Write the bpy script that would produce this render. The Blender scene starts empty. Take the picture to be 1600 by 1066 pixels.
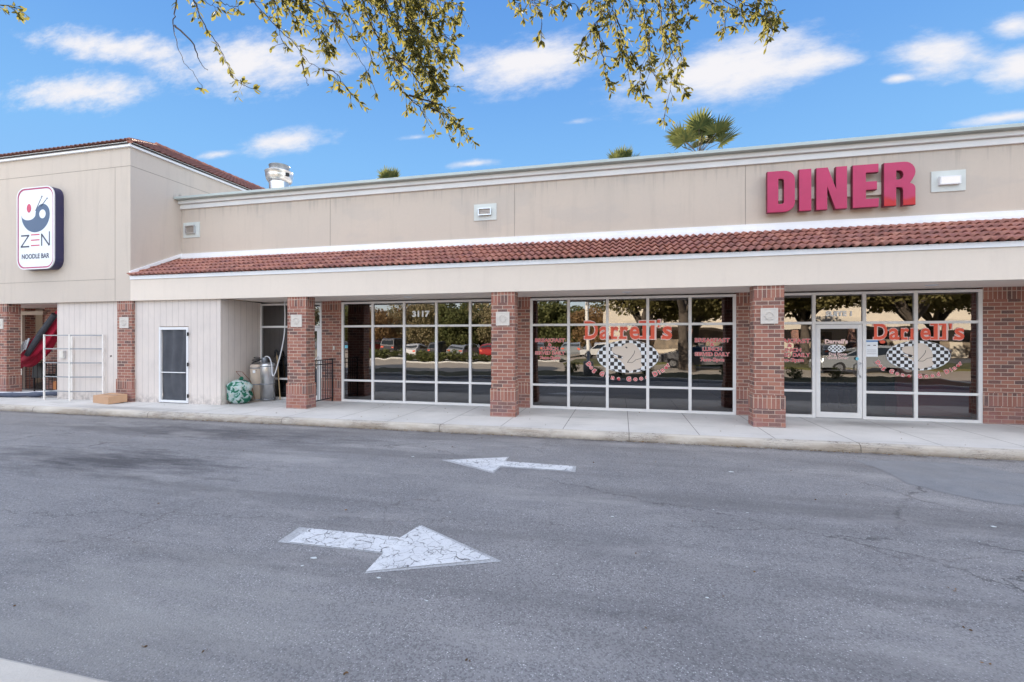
import bpy, bmesh, math, random
from mathutils import Vector, Matrix, noise
R = math.radians
sc = bpy.context.scene
COL = sc.collection

# ------------------------------------------------------------------ camera
EYE = 1.85
YAW = math.atan(171/726)
cam = bpy.data.cameras.new('camera'); camo = bpy.data.objects.new('camera', cam); COL.objects.link(camo)
camo.location = (0, 0, EYE); camo.rotation_euler = (R(90), 0, YAW)
cam.sensor_width = 36; cam.lens = 726/1600*36; cam.shift_y = -3/1600
cam.clip_start = .05; cam.clip_end = 2000
sc.camera = camo
FPX = 726.0; SN = math.sin(YAW); CS = math.cos(YAW)
def ray(px, py):
    u = (px-800)/FPX; v = (530-py)/FPX
    return Vector((-SN+u*CS, CS+u*SN, v))
def at(px, py, t):
    return Vector((0, 0, EYE)) + ray(px, py)*t

# ------------------------------------------------------------------ exposure, sun, sky
sc.view_settings.view_transform = 'Standard'; sc.view_settings.look = 'None'
sc.view_settings.exposure = EXPOSURE = 2.3
sc.view_settings.gamma = 1
SUN_EL = R(21.5); SUN_TRAVEL = Vector((.5, -.866))       # horizontal direction the light travels
d = Vector((SUN_TRAVEL.x*math.cos(SUN_EL), SUN_TRAVEL.y*math.cos(SUN_EL), -math.sin(SUN_EL)))
sun = bpy.data.lights.new('sun', 'SUN'); suno = bpy.data.objects.new('sun', sun); COL.objects.link(suno)
sun.energy = 5.0; sun.angle = R(.5); sun.color = (1, .86, .68)
suno.rotation_euler = d.to_track_quat('-Z', 'Y').to_euler()
suno.location = (-20, 40, 40)

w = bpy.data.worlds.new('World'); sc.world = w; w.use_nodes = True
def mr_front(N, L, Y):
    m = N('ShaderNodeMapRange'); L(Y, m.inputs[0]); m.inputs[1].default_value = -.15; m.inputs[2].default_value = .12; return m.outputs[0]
def world():
    nt = w.node_tree; nt.nodes.clear()
    N = lambda t: nt.nodes.new(t)
    L = nt.links.new
    def sock(v, s):
        if isinstance(v, bpy.types.NodeSocket): L(v, s)
        else: s.default_value = v
    def M(op, a, b=0., c=0.):
        n = N('ShaderNodeMath'); n.operation = op
        sock(a, n.inputs[0]); sock(b, n.inputs[1]); sock(c, n.inputs[2]); return n.outputs[0]
    def noise_(vec, scale, detail=5, rough=.55):
        n = N('ShaderNodeTexNoise'); n.inputs['Scale'].default_value = scale; n.inputs['Detail'].default_value = detail
        n.inputs['Roughness'].default_value = rough; L(vec, n.inputs['Vector']); return n.outputs[0]
    sky = N('ShaderNodeTexSky'); sky.sky_type = 'NISHITA'; sky.sun_disc = False
    sky.sun_elevation = SUN_EL; sky.sun_rotation = math.atan2(-SUN_TRAVEL.x, -SUN_TRAVEL.y)
    sky.altitude = 20; sky.air_density = 1.0; sky.dust_density = .6; sky.ozone_density = 2.2
    hs = N('ShaderNodeHueSaturation'); hs.inputs['Saturation'].default_value = 1.0; L(sky.outputs[0], hs.inputs['Color'])
    tc = N('ShaderNodeTexCoord'); sep = N('ShaderNodeSeparateXYZ'); L(tc.outputs['Generated'], sep.inputs[0])
    X, Y, Z = sep.outputs
    Yc = M('MAXIMUM', Y, .05)
    comb = N('ShaderNodeCombineXYZ'); L(M('DIVIDE', X, Yc), comb.inputs[0]); L(M('DIVIDE', Z, Yc), comb.inputs[1])
    q = comb.outputs[0]
    clouds = [(170,72,150,26,12,1.0),(385,98,160,46,7,1.1),(125,144,125,36,4,.95),(445,221,78,20,0,1.0),(338,241,44,10,0,.7),
              (810,100,140,44,2,1.05),(1130,112,160,48,-4,1.2),(1265,98,75,24,-4,1.1),(1470,82,92,42,6,1.0),(1580,42,60,24,0,.95),
              (1590,110,68,40,0,.95),(1570,184,90,12,-4,1.0),(1405,122,40,12,0,.7),(735,256,55,9,0,.75),(650,215,60,10,0,.35),(900,190,70,14,0,.25)]
    best = None
    for (px, py, hx, hy, rot, k) in clouds:
        r = ray(px, py); ry = r.y
        mp = N('ShaderNodeMapping'); mp.vector_type = 'TEXTURE'; L(q, mp.inputs[0])
        mp.inputs['Location'].default_value = (r.x/ry, r.z/ry, 0)
        mp.inputs['Rotation'].default_value = (0, 0, -R(rot))
        mp.inputs['Scale'].default_value = (hx/(FPX*ry*ry), hy/(FPX*ry), 1)
        ln = N('ShaderNodeVectorMath'); ln.operation = 'LENGTH'; L(mp.outputs[0], ln.inputs[0])
        val = M('SUBTRACT', k, ln.outputs['Value'])
        best = val if best is None else M('MAXIMUM', best, val)
    mp = N('ShaderNodeMapping'); mp.inputs['Scale'].default_value = (1, 2.3, 1); mp.inputs['Rotation'].default_value = (0, 0, R(-8)); L(q, mp.inputs[0])
    n1 = noise_(mp.outputs[0], 5.5, 9, .62)
    n2 = noise_(mp.outputs[0], 17, 8, .66)
    s = M('ADD', best, M('MULTIPLY', M('SUBTRACT', n1, .5), 1.7))
    s = M('ADD', s, M('MULTIPLY', M('SUBTRACT', n2, .5), .95))
    mr = N('ShaderNodeMapRange'); mr.interpolation_type = 'SMOOTHSTEP'; L(s, mr.inputs[0])
    mr.inputs[1].default_value = -.16; mr.inputs[2].default_value = .95
    front = M('GREATER_THAN', Y, .06)
    cm = M('MULTIPLY', mr.outputs[0], front)
    # bright cloud added behind the camera, out of view, to lift the shaded facade
    zc = M('ADD', M('MAXIMUM', Z, 0), .25)
    c2 = N('ShaderNodeCombineXYZ'); L(M('DIVIDE', X, zc), c2.inputs[0]); L(M('DIVIDE', Y, zc), c2.inputs[1])
    n3 = noise_(c2.outputs[0], 1.6, 6, .6)
    mr2 = N('ShaderNodeMapRange'); L(n3, mr2.inputs[0]); mr2.inputs[1].default_value = .34; mr2.inputs[2].default_value = .56
    mr2.inputs[4].default_value = .85
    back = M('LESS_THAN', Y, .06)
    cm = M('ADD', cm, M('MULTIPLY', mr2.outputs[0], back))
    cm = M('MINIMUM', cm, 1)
    # clear blue of the sky over the building: deeper blue higher up
    rp = N('ShaderNodeValToRGB'); L(Z, rp.inputs[0]); cr = rp.color_ramp
    k = 1/(SKY*2**EXPOSURE)
    cr.elements[0].position = .12; cr.elements[0].color = (.33*k*.5, .61*k*.5, .98*k*.5, 1)
    cr.elements[1].position = .62; cr.elements[1].color = (.125*k*.5, .335*k*.5, .80*k*.5, 1)
    e = cr.elements.new(.33); e.color = (.24*k*.5, .53*k*.5, .95*k*.5, 1)
    e = cr.elements.new(.48); e.color = (.17*k*.5, .415*k*.5, .87*k*.5, 1)
    g2 = N('ShaderNodeVectorMath'); g2.operation = 'SCALE'; L(rp.outputs[0], g2.inputs[0]); g2.inputs['Scale'].default_value = 2
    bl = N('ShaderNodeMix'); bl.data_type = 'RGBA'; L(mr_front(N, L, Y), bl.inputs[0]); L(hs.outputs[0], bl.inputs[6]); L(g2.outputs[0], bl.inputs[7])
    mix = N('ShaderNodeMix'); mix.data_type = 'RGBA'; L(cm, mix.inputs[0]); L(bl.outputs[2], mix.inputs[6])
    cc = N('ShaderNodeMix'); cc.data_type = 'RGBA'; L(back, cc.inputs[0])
    cf = .92*k; cc.inputs[6].default_value = (cf, cf*.99, cf*1.03, 1); cc.inputs[7].default_value = (FILL_CLOUD, FILL_CLOUD*.98, FILL_CLOUD*.99, 1)
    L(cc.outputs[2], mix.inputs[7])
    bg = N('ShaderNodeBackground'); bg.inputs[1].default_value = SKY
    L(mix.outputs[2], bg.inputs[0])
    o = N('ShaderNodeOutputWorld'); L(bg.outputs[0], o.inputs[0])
SKY = .13; FILL_CLOUD = 4.2
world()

# ------------------------------------------------------------------ material helper
def lin(c):
    if isinstance(c, str):
        c = [int(c[i:i+2], 16)/255 for i in (0, 2, 4)]
        c = [x/12.92 if x <= .04045 else ((x+.055)/1.055)**2.4 for x in c]
    return (c[0], c[1], c[2], 1)
class Mat:
    def __init__(s, name, color=(.5,.5,.5), rough=.7, metal=0, spec=.4):
        s.m = bpy.data.materials.new(name); s.m.use_nodes = True; s.nt = s.m.node_tree
        s.b = s.nt.nodes['Principled BSDF']; s.out = s.nt.nodes['Material Output']
        s.b.inputs['Base Color'].default_value = lin(color); s.b.inputs['Roughness'].default_value = rough
        s.b.inputs['Metallic'].default_value = metal; s.b.inputs['Specular IOR Level'].default_value = spec
        s._uv = s._ob = None
    def N(s, t): return s.nt.nodes.new(t)
    def L(s, a, b): s.nt.links.new(a, b)
    def sock(s, v, k):
        if isinstance(v, bpy.types.NodeSocket): s.L(v, k)
        elif v is not None:
            if k.type == 'RGBA': v = lin(v)
            k.default_value = v
    @property
    def uv(s):
        if not s._uv: s._uv = s.N('ShaderNodeUVMap').outputs[0]
        return s._uv
    @property
    def ob(s):
        if not s._ob: s._ob = s.N('ShaderNodeNewGeometry').outputs['Position']
        return s._ob
    def map(s, v, scale=(1,1,1), rot=(0,0,0), loc=(0,0,0)):
        n = s.N('ShaderNodeMapping'); s.L(v, n.inputs[0]); n.inputs['Scale'].default_value = scale
        n.inputs['Rotation'].default_value = rot; n.inputs['Location'].default_value = loc; return n.outputs[0]
    def noise(s, v, scale, detail=4, rough=.55, dist=0):
        n = s.N('ShaderNodeTexNoise'); s.L(v, n.inputs['Vector']); n.inputs['Scale'].default_value = scale
        n.inputs['Detail'].default_value = detail; n.inputs['Roughness'].default_value = rough; n.inputs['Distortion'].default_value = dist
        return n.outputs[0]
    def vor(s, v, scale, feature='F1', out='Distance', rnd=1):
        n = s.N('ShaderNodeTexVoronoi'); n.feature = feature; s.L(v, n.inputs['Vector']); n.inputs['Scale'].default_value = scale
        n.inputs['Randomness'].default_value = rnd
        return n.outputs[out]
    def math(s, op, a, b=0., c=0.):
        n = s.N('ShaderNodeMath'); n.operation = op; s.sock(a, n.inputs[0]); s.sock(b, n.inputs[1]); s.sock(c, n.inputs[2]); return n.outputs[0]
    def rng(s, v, a, b, c=0., d=1., smooth=False):
        n = s.N('ShaderNodeMapRange'); s.L(v, n.inputs[0])
        if smooth: n.interpolation_type = 'SMOOTHSTEP'
        for i, x in zip((1,2,3,4), (a,b,c,d)): n.inputs[i].default_value = x
        return n.outputs[0]
    def mix(s, f, a, b, mode='MIX'):
        n = s.N('ShaderNodeMix'); n.data_type = 'RGBA'; n.blend_type = mode; s.sock(f, n.inputs[0]); s.sock(a, n.inputs[6]); s.sock(b, n.inputs[7]); return n.outputs[2]
    def ramp(s, v, stops, const=False):
        n = s.N('ShaderNodeValToRGB'); s.L(v, n.inputs[0]); cr = n.color_ramp
        if const: cr.interpolation = 'CONSTANT'
        cr.elements[0].position = stops[0][0]; cr.elements[0].color = lin(stops[0][1])
        cr.elements[1].position = stops[-1][0]; cr.elements[1].color = lin(stops[-1][1])
        for p, c in stops[1:-1]: e = cr.elements.new(p); e.color = lin(c)
        return n.outputs[0]
    def sep(s, v):
        n = s.N('ShaderNodeSeparateXYZ'); s.L(v, n.inputs[0]); return n.outputs
    def color(s, v): s.sock(v, s.b.inputs['Base Color'])
    def rough(s, v): s.sock(v, s.b.inputs['Roughness'])
    def bump(s, h, strength=.3, dist=.01):
        n = s.N('ShaderNodeBump'); n.inputs['Strength'].default_value = strength; n.inputs['Distance'].default_value = dist
        s.L(h, n.inputs['Height']); s.L(n.outputs[0], s.b.inputs['Normal'])
def mottled(name, c, c2=None, scale=3, amt=.25, rough=.75, metal=0, grain=0, spec=.4):
    m = Mat(name, c, rough, metal, spec)
    if c2 is None: c2 = tuple(x*.72 for x in lin(c)[:3])
    f = m.rng(m.noise(m.ob, scale, 5, .6), .3, .75, 0, amt*2)
    m.color(m.mix(m.math('MINIMUM', f, 1.), c, c2))
    m.bump(m.noise(m.ob, grain or 60, 3), .15, .004)
    return m.m

# ------------------------------------------------------------------ mesh helper
class MB:
    def __init__(s): s.v = []; s.f = []; s.mi = []; s.sm = []; s.uvs = {}; s.swap = set()
    def add(s, vs, fs, mi=0, smooth=False, swap=False):
        o = len(s.v); s.v += [Vector(p) for p in vs]
        for f in fs:
            if swap: s.swap.add(len(s.f))
            s.f.append([i+o for i in f]); s.mi.append(mi); s.sm.append(smooth)
        return s
    def box(s, x0, x1, y0, y1, z0, z1, mi=0, swap=False, skip=''):
        if x0 > x1: x0, x1 = x1, x0
        vs = [(x0,y0,z0),(x1,y0,z0),(x1,y1,z0),(x0,y1,z0),(x0,y0,z1),(x1,y0,z1),(x1,y1,z1),(x0,y1,z1)]
        fs = {'b':(0,3,2,1),'t':(4,5,6,7),'f':(0,1,5,4),'r':(1,2,6,5),'k':(2,3,7,6),'l':(3,0,4,7)}
        return s.add(vs, [f for k, f in fs.items() if k not in skip], mi, False, swap)
    def prism(s, poly, d, mi=0, smooth=False):
        # poly: list of Vector, extruded by vector d
        n = len(poly); d = Vector(d); a = [Vector(p) for p in poly]; b = [p+d for p in a]
        fs = [list(range(n))[::-1], [n+i for i in range(n)]]
        fs += [(i, (i+1) % n, n+(i+1) % n, n+i) for i in range(n)]
        return s.add(a+b, fs, mi, smooth)
    def tube(s, pts, r, n=8, mi=0, closed=False, cap=True, smooth=True):
        pts = [Vector(p) for p in pts]; m = len(pts)
        rs = r if isinstance(r, (list, tuple)) else [r]*m
        vs = []; up = None
        for i, p in enumerate(pts):
            t = (pts[min(i+1, m-1)]-pts[max(i-1, 0)])
            if t.length < 1e-9: t = Vector((0,0,1))
            t.normalize()
            if up is None: up = t.orthogonal().normalized()
            else:
                up = up - t*up.dot(t)
                up = up.normalized() if up.length > 1e-6 else t.orthogonal().normalized()
            w_ = t.cross(up)
            for k in range(n):
                a = 2*math.pi*k/n; vs.append(p+(up*math.cos(a)+w_*math.sin(a))*rs[i])
        fs = []
        for i in range(m-1):
            for k in range(n): fs.append((i*n+k, i*n+(k+1) % n, (i+1)*n+(k+1) % n, (i+1)*n+k))
        s.add(vs, fs, mi, smooth)
        if cap:
            s.add(vs[:n], [list(range(n))[::-1]], mi); s.add(vs[-n:], [list(range(n))], mi)
        return s
    def lathe(s, prof, cx=0, cy=0, n=24, mi=0, smooth=True, tilt=None):
        vs = []
        for r, z in prof:
            for k in range(n):
                a = 2*math.pi*k/n; vs.append(Vector((cx+r*math.cos(a), cy+r*math.sin(a), z)))
        fs = []
        for i in range(len(prof)-1):
            for k in range(n): fs.append((i*n+k, i*n+(k+1) % n, (i+1)*n+(k+1) % n, (i+1)*n+k))
        return s.add(vs, fs, mi, smooth)
    def merge(s, vs, fs, mi=0, M=None, smooth=False):
        if M is not None: vs = [M @ Vector(v) for v in vs]
        return s.add(vs, fs, mi, smooth)
    def build(s, name, mats, parent=None, loc=None, bevel=0, solid=0):
        if not isinstance(mats, (list, tuple)): mats = [mats]
        off = Vector((0,0,0))
        if parent is not None:
            p = parent
            while p: off += p.location; p = p.parent
        elif loc is not None: off = Vector(loc)
        me = bpy.data.meshes.new(name)
        me.from_pydata([v-off for v in s.v], [], s.f)
        for m in mats: me.materials.append(m)
        me.polygons.foreach_set('material_index', s.mi); me.polygons.foreach_set('use_smooth', s.sm)
        uvl = me.uv_layers.new(name='UVMap'); data = []
        for fi, f in enumerate(s.f):
            nrm = me.polygons[fi].normal; ax = max(range(3), key=lambda i: abs(nrm[i]))
            for i in f:
                p = s.v[i]
                uv = (p.y, p.z) if ax == 0 else (p.x, p.z) if ax == 1 else (p.x, p.y)
                if fi in s.swap: uv = (uv[1], uv[0])
                data += uv
        uvl.data.foreach_set('uv', data)
        me.update()
        o = bpy.data.objects.new(name, me); COL.objects.link(o)
        if parent is not None: o.parent = parent
        elif loc is not None: o.location = loc
        if bevel:
            b = o.modifiers.new('bevel', 'BEVEL'); b.width = bevel; b.segments = 2; b.limit_method = 'ANGLE'; b.angle_limit = R(40)
        return o
def tag(o, label=None, cat=None, group=None, kind=None):
    for k, v in (('label', label), ('category', cat), ('group', group), ('kind', kind)):
        if v: o[k] = v
    return o
def thing(name, loc, label, cat, group=None, rz=0):
    o = bpy.data.objects.new(name, None); COL.objects.link(o); o.location = loc; o.rotation_euler = (0, 0, rz)
    o.empty_display_size = .2
    return tag(o, label, cat, group)
def copy_tree(o, parent=None):
    c = o.copy(); COL.objects.link(c)
    if parent: c.parent = parent
    for ch in list(o.children): copy_tree(ch, c)
    return c
_txt = {}
def text_geo(body, size=1, offset=0, sx=1):
    """flat triangulated text in XY, centred in x, baseline at 0; returns verts, faces, width"""
    key = (body, offset)
    if key not in _txt:
        cu = bpy.data.curves.new('t', 'FONT'); cu.body = body; cu.size = 1; cu.offset = offset; cu.align_x = 'LEFT'
        cu.resolution_u = 3
        ob = bpy.data.objects.new('t', cu); COL.objects.link(ob)
        dg = bpy.context.evaluated_depsgraph_get(); dg.update()
        me = bpy.data.meshes.new_from_object(ob.evaluated_get(dg))
        _txt[key] = ([v.co.copy() for v in me.vertices], [list(p.vertices) for p in me.polygons])
        bpy.data.objects.remove(ob); bpy.data.curves.remove(cu); bpy.data.meshes.remove(me)
    vs, fs = _txt[key]
    x0 = min(v.x for v in vs); x1 = max(v.x for v in vs)
    return [Vector(((v.x-(x0+x1)/2)*size*sx, v.y*size, 0)) for v in vs], fs, (x1-x0)*size*sx
def curve_geo(splines, depth=0, bevel=0):
    """filled 2D shape from closed polylines (holes by nesting), optionally extruded; XY plane"""
    cu = bpy.data.curves.new('c', 'CURVE'); cu.dimensions = '2D'; cu.fill_mode = 'BOTH'
    for pts in splines:
        sp = cu.splines.new('POLY'); sp.points.add(len(pts)-1); sp.use_cyclic_u = True
        for p, q in zip(sp.points, pts): p.co = (q[0], q[1], 0, 1)
    cu.extrude = depth/2
    if bevel: cu.bevel_depth = bevel; cu.bevel_resolution = 1; cu.offset = -bevel
    ob = bpy.data.objects.new('c', cu); COL.objects.link(ob)
    dg = bpy.context.evaluated_depsgraph_get(); dg.update()
    me = bpy.data.meshes.new_from_object(ob.evaluated_get(dg))
    out = ([v.co.copy() for v in me.vertices], [list(p.vertices) for p in me.polygons])
    bpy.data.objects.remove(ob); bpy.data.curves.remove(cu); bpy.data.meshes.remove(me)
    return out
def wallM(x, y, z, s=1, rot=0):
    """XY drawing plane -> a wall facing -Y at (x,y,z)"""
    return Matrix.Translation((x, y, z)) @ Matrix.Rotation(R(90), 4, 'X') @ Matrix.Rotation(rot, 4, 'Z') @ Matrix.Scale(s, 4)
def arc(cx, cy, rx, ry, a0, a1, n=12):
    return [(cx+rx*math.cos(R(a0+(a1-a0)*i/n)), cy+ry*math.sin(R(a0+(a1-a0)*i/n))) for i in range(n+1)]
# ------------------------------------------------------------------ materials
def stucco(name, c, c2, streaks=.26):
    m = Mat(name, c, .9, 0, .2)
    big = m.rng(m.noise(m.ob, .55, 5, .6), .35, .7)
    col = m.mix(m.math('MULTIPLY', big, .55), c, c2)
    st = m.rng(m.noise(m.map(m.ob, (2.2, 2.2, .18)), 2.2, 6, .65), .52, .78)
    col = m.mix(m.math('MULTIPLY', st, streaks), col, tuple(x*.62 for x in lin(c2)[:3]))
    fine = m.rng(m.noise(m.ob, 16, 4, .7), .3, .7)
    col = m.mix(m.math('MULTIPLY', fine, .10), col, tuple(x*.7 for x in lin(c)[:3]))
    if name == 'stucco_upper':       # run-off streaks below the coping and one under the middle wall light
        x, y, z = m.sep(m.ob)
        dr = m.noise(m.map(m.ob, (5.5, 0, .15)), 1.6, 6, .72)
        up_ = m.math('SUBTRACT', m.rng(dr, .48, .80, 0, 1.3), m.math('MULTIPLY', m.math('SUBTRACT', 5.76, z), 1.15))
        col = m.mix(m.math('MULTIPLY', m.rng(up_, 0, .5), .24), col, (.17,.165,.16))
        lt_ = m.math('MULTIPLY', m.rng(m.math('ABSOLUTE', m.math('SUBTRACT', x, -3.38)), .24, .05), m.math('MULTIPLY', m.rng(z, 4.42, 4.88), m.math('LESS_THAN', z, 4.89)))
        col = m.mix(m.math('MULTIPLY', m.math('MULTIPLY', lt_, m.rng(m.noise(m.map(m.ob, (9, 0, .4)), 2, 4), .4, .65)), .45), col, (.2,.19,.18))
        pt_ = m.rng(m.noise(m.map(m.ob, (.5, 0, 1.2), (0,0,0), (3,0,0)), .9, 4, .5), .54, .58)
        col = m.mix(m.math('MULTIPLY', pt_, .16), col, (.38,.37,.36))
    m.color(col)
    h = m.math('ADD', m.noise(m.ob, 140, 2), m.math('MULTIPLY', m.noise(m.ob, 22, 3), .6))
    m.bump(h, .25, .004); return m
STUC = stucco('stucco_upper', (.56,.49,.42), (.49,.445,.395)).m
STUC_L = stucco('stucco_fascia', (.74,.665,.585), (.68,.615,.55), .14).m
ms = stucco('stucco_tower', (.57,.505,.44), (.51,.465,.42))
# dark mould streaks on the tower's side wall just above the lower roof's end
p = ms.sep(ms.ob)
gate = ms.math('MULTIPLY', ms.math('MULTIPLY', ms.math('GREATER_THAN', p[1], 11.1), ms.math('LESS_THAN', p[1], 12.9)), ms.math('GREATER_THAN', p[2], 6.02))
drip = ms.noise(ms.map(ms.ob, (0, 3.3, .0)), 2.2, 5, .7)
hgt = ms.math('SUBTRACT', ms.rng(drip, .42, .8, .0, .9), ms.math('MULTIPLY', ms.math('SUBTRACT', p[2], 6.02), 1.6))
mk = ms.math('MULTIPLY', ms.rng(hgt, .0, .3), gate)
base = ms.b.inputs['Base Color'].links[0].from_socket
ms.color(ms.mix(ms.math('MULTIPLY', mk, .85), base, (.05,.05,.055)))
STUC_T = ms.m
SOFFIT = mottled('soffit_paint', (.82,.72,.64), None, 1.2, .15, .85)
TRIMB = mottled('white_trim_paint', (.84,.86,.89), (.70,.74,.79), 2.5, .35, .55)
CORN = mottled('cornice_paint', (.74,.74,.73), (.60,.62,.63), 1.6, .4, .65)
CAP = mottled('metal_coping', (.44,.50,.49), (.34,.40,.40), 1.5, .35, .5, .0)
JOINT = Mat('control_joint', (.28,.25,.22), .9).m
def brick(name, soldier=False):
    m = Mat(name, (.3,.12,.08), .88, 0, .25)
    n = m.N('ShaderNodeTexBrick'); m.L(m.uv, n.inputs['Vector'])
    n.offset = .5; n.squash = 1
    n.inputs['Color1'].default_value = (0,0,0,1); n.inputs['Color2'].default_value = (1,1,1,1); n.inputs['Mortar'].default_value = (.5,.5,.5,1)
    n.inputs['Scale'].default_value = 1; n.inputs['Mortar Size'].default_value = .0066; n.inputs['Mortar Smooth'].default_value = .25
    n.inputs['Bias'].default_value = 0
    if soldier:
        n.offset = 0
        n.inputs['Brick Width'].default_value = .235; n.inputs['Row Height'].default_value = .0785
    else:
        n.inputs['Brick Width'].default_value = .222; n.inputs['Row Height'].default_value = .0785
    sx = m.N('ShaderNodeSeparateColor'); m.L(n.outputs['Color'], sx.inputs[0])
    col = m.ramp(sx.outputs[0], [(0,(.30,.125,.09)),(.22,(.37,.17,.12)),(.40,(.265,.11,.085)),(.56,(.325,.145,.11)),(.70,(.17,.095,.082)),(.86,(.115,.078,.074))], True)
    v = m.noise(m.ob, 9, 5, .65)
    col = m.mix(m.rng(v, .35, .75, 0, .45), col, (.26,.12,.10))
    col = m.mix(m.rng(m.noise(m.ob, 70, 2), .4, .7, 0, .3), col, (.42,.24,.2))
    low = m.rng(m.sep(m.ob)[2], .75, .2)
    ef = m.math('MULTIPLY', low, m.rng(m.noise(m.ob, 3.5, 4, .6), .40, .75, 0, .55))
    col = m.mix(ef, col, (.33,.22,.25))
    mort = m.mix(m.rng(m.noise(m.ob, 5, 3), .3, .7), (.58,.47,.38), (.44,.35,.30))
    mort = m.mix(m.math('MULTIPLY', low, .6), mort, (.32,.2,.18))
    m.color(m.mix(n.outputs['Fac'], col, mort))
    h = m.math('ADD', m.math('MULTIPLY', m.math('SUBTRACT', 1., n.outputs['Fac']), 1.), m.math('MULTIPLY', m.noise(m.ob, 90, 3), .35))
    m.bump(h, .55, .006); return m.m
BRICK = brick('red_brick'); SOLD = brick('red_brick_soldier_course', True)
def asphalt():
    m = Mat('asphalt', (0.175,0.175,0.175), .86, 0, .3)
    P = m.ob
    big = m.noise(P, .22, 6, .62); mid = m.noise(P, 1.3, 6, .65)
    col = m.mix(m.rng(big, .3, .7), (0.284,0.279,0.283), (0.188,0.184,0.188))
    col = m.mix(m.rng(mid, .35, .72, 0, .55), col, (0.325,0.315,0.312))
    band = m.noise(m.map(P, (.25, 1.6, 1)), .9, 5, .6)
    col = m.mix(m.rng(band, .48, .78, 0, .35), col, (0.175,0.175,0.189))
    # aggregate
    ag = m.N('ShaderNodeTexVoronoi'); m.L(P, ag.inputs['Vector']); ag.inputs['Scale'].default_value = 95
    sc_ = m.N('ShaderNodeSeparateColor'); m.L(ag.outputs['Color'], sc_.inputs[0])
    light = m.math('GREATER_THAN', sc_.outputs[0], .86)
    dark = m.math('LESS_THAN', sc_.outputs[0], .30)
    core = m.rng(ag.outputs['Distance'], .42, .30)
    col = m.mix(m.math('MULTIPLY', m.math('MULTIPLY', light, core), m.rng(m.noise(P, 2, 3), .3, .65, .15, .75)), col, (0.735,0.717,0.735))
    col = m.mix(m.math('MULTIPLY', dark, .42), col, (0.072,0.070,0.074))
    fine = m.noise(P, 260, 2, .7)
    col = m.mix(m.rng(fine, .55, .8, 0, .5), col, (0.525,0.516,0.542))
    # coarse white chips
    ch = m.N('ShaderNodeTexVoronoi'); m.L(m.map(P, (1,1.25,1)), ch.inputs['Vector']); ch.inputs['Scale'].default_value = 26
    s2 = m.N('ShaderNodeSeparateColor'); m.L(ch.outputs['Color'], s2.inputs[0])
    cm = m.math('MULTIPLY', m.math('GREATER_THAN', s2.outputs[1], .93), m.rng(ch.outputs['Distance'], .17, .11))
    col = m.mix(m.math('MULTIPLY', cm, .7), col, (0.875,0.875,0.875))
    # hairline cracks, only in places
    cv = m.N('ShaderNodeVectorMath'); cv.operation = 'ADD'
    dn = m.N('ShaderNodeTexNoise'); m.L(P, dn.inputs['Vector']); dn.inputs['Scale'].default_value = 2.2; dn.inputs['Detail'].default_value = 6; dn.inputs['Roughness'].default_value = .7
    dm = m.N('ShaderNodeVectorMath'); dm.operation = 'MULTIPLY'; m.L(dn.outputs['Color'], dm.inputs[0]); dm.inputs[1].default_value = (.7,.7,0)
    m.L(P, cv.inputs[0]); m.L(dm.outputs[0], cv.inputs[1])
    ed = m.vor(m.map(cv.outputs[0], (.8,1.15,1)), .42, 'DISTANCE_TO_EDGE')
    gate = m.rng(m.noise(P, .5, 3, .5), .50, .64)
    cr = m.math('MULTIPLY', m.rng(ed, .0035, .0008), gate)
    col = m.mix(m.math('MULTIPLY', cr, .5), col, (0.06,0.040,0.043))
    # oil-dark and sooty stain near the left end of the drive
    x, y, z = m.sep(P)
    def blob(cx, cy, rx, ry, edge=.8):
        a = m.math('DIVIDE', m.math('SUBTRACT', x, cx), rx); b = m.math('DIVIDE', m.math('SUBTRACT', y, cy), ry)
        dd = m.math('SQRT', m.math('ADD', m.math('MULTIPLY', a, a), m.math('MULTIPLY', b, b)))
        dd = m.math('ADD', dd, m.math('MULTIPLY', m.math('SUBTRACT', m.noise(m.map(P, (.55,2.4,1)), 2.1, 9, .74), .5), 3.0))
        return m.rng(dd, 1.0, 1.0-edge)
    st = m.math('MAXIMUM', m.math('MULTIPLY', blob(-7.6, 5.5, 2.8, .85, .9), .8), m.math('MULTIPLY', blob(-7.7, 7.6, 4.2, .75, .9), .7))
    st = m.math('MAXIMUM', st, m.math('MULTIPLY', blob(-6.35, 5.55, .55, .16, .9), .85))
    col = m.mix(st, col, (0.054,0.052,0.058))
    # long cracks and a second scale of hairlines
    e3 = m.vor(m.map(cv.outputs[0], (.35,.9,1), (0,0,.5)), .33, 'DISTANCE_TO_EDGE')
    cr3 = m.math('MULTIPLY', m.rng(e3, .0032, .0010), m.rng(m.noise(P, 1.1, 4, .6), .42, .55))
    col = m.mix(m.math('MULTIPLY', cr3, .55), col, (.05,.048,.05))
    cr = m.math('MAXIMUM', cr, cr3)
    lanes = m.math('MULTIPLY', m.rng(m.noise(m.map(P, (.10, 1.1, 1), (0,0,.12)), 1.1, 5, .6), .48, .66), .52)
    col = m.mix(lanes, col, (.13,.125,.127))
    lt = m.math('MULTIPLY', m.rng(m.noise(m.map(P, (.5, 1.4, 1), (0,0,-.2)), .75, 7, .68), .52, .68), .50)
    col = m.mix(lt, col, (.40,.385,.375))
    soft = m.math('MULTIPLY', blob(-3.2, 2.3, 2.0, 1.2, .9), .5)
    col = m.mix(soft, col, (0.350,0.341,0.324))
    # dirt line along the kerb
    kd = m.math('MULTIPLY', m.rng(m.math('ABSOLUTE', m.math('SUBTRACT', y, 8.62)), .16, .0), m.rng(m.noise(P, 6, 5, .7), .35, .6, .1, .9))
    kd = m.math('MULTIPLY', kd, m.math('LESS_THAN', m.math('ABSOLUTE', x), 25.))
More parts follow.
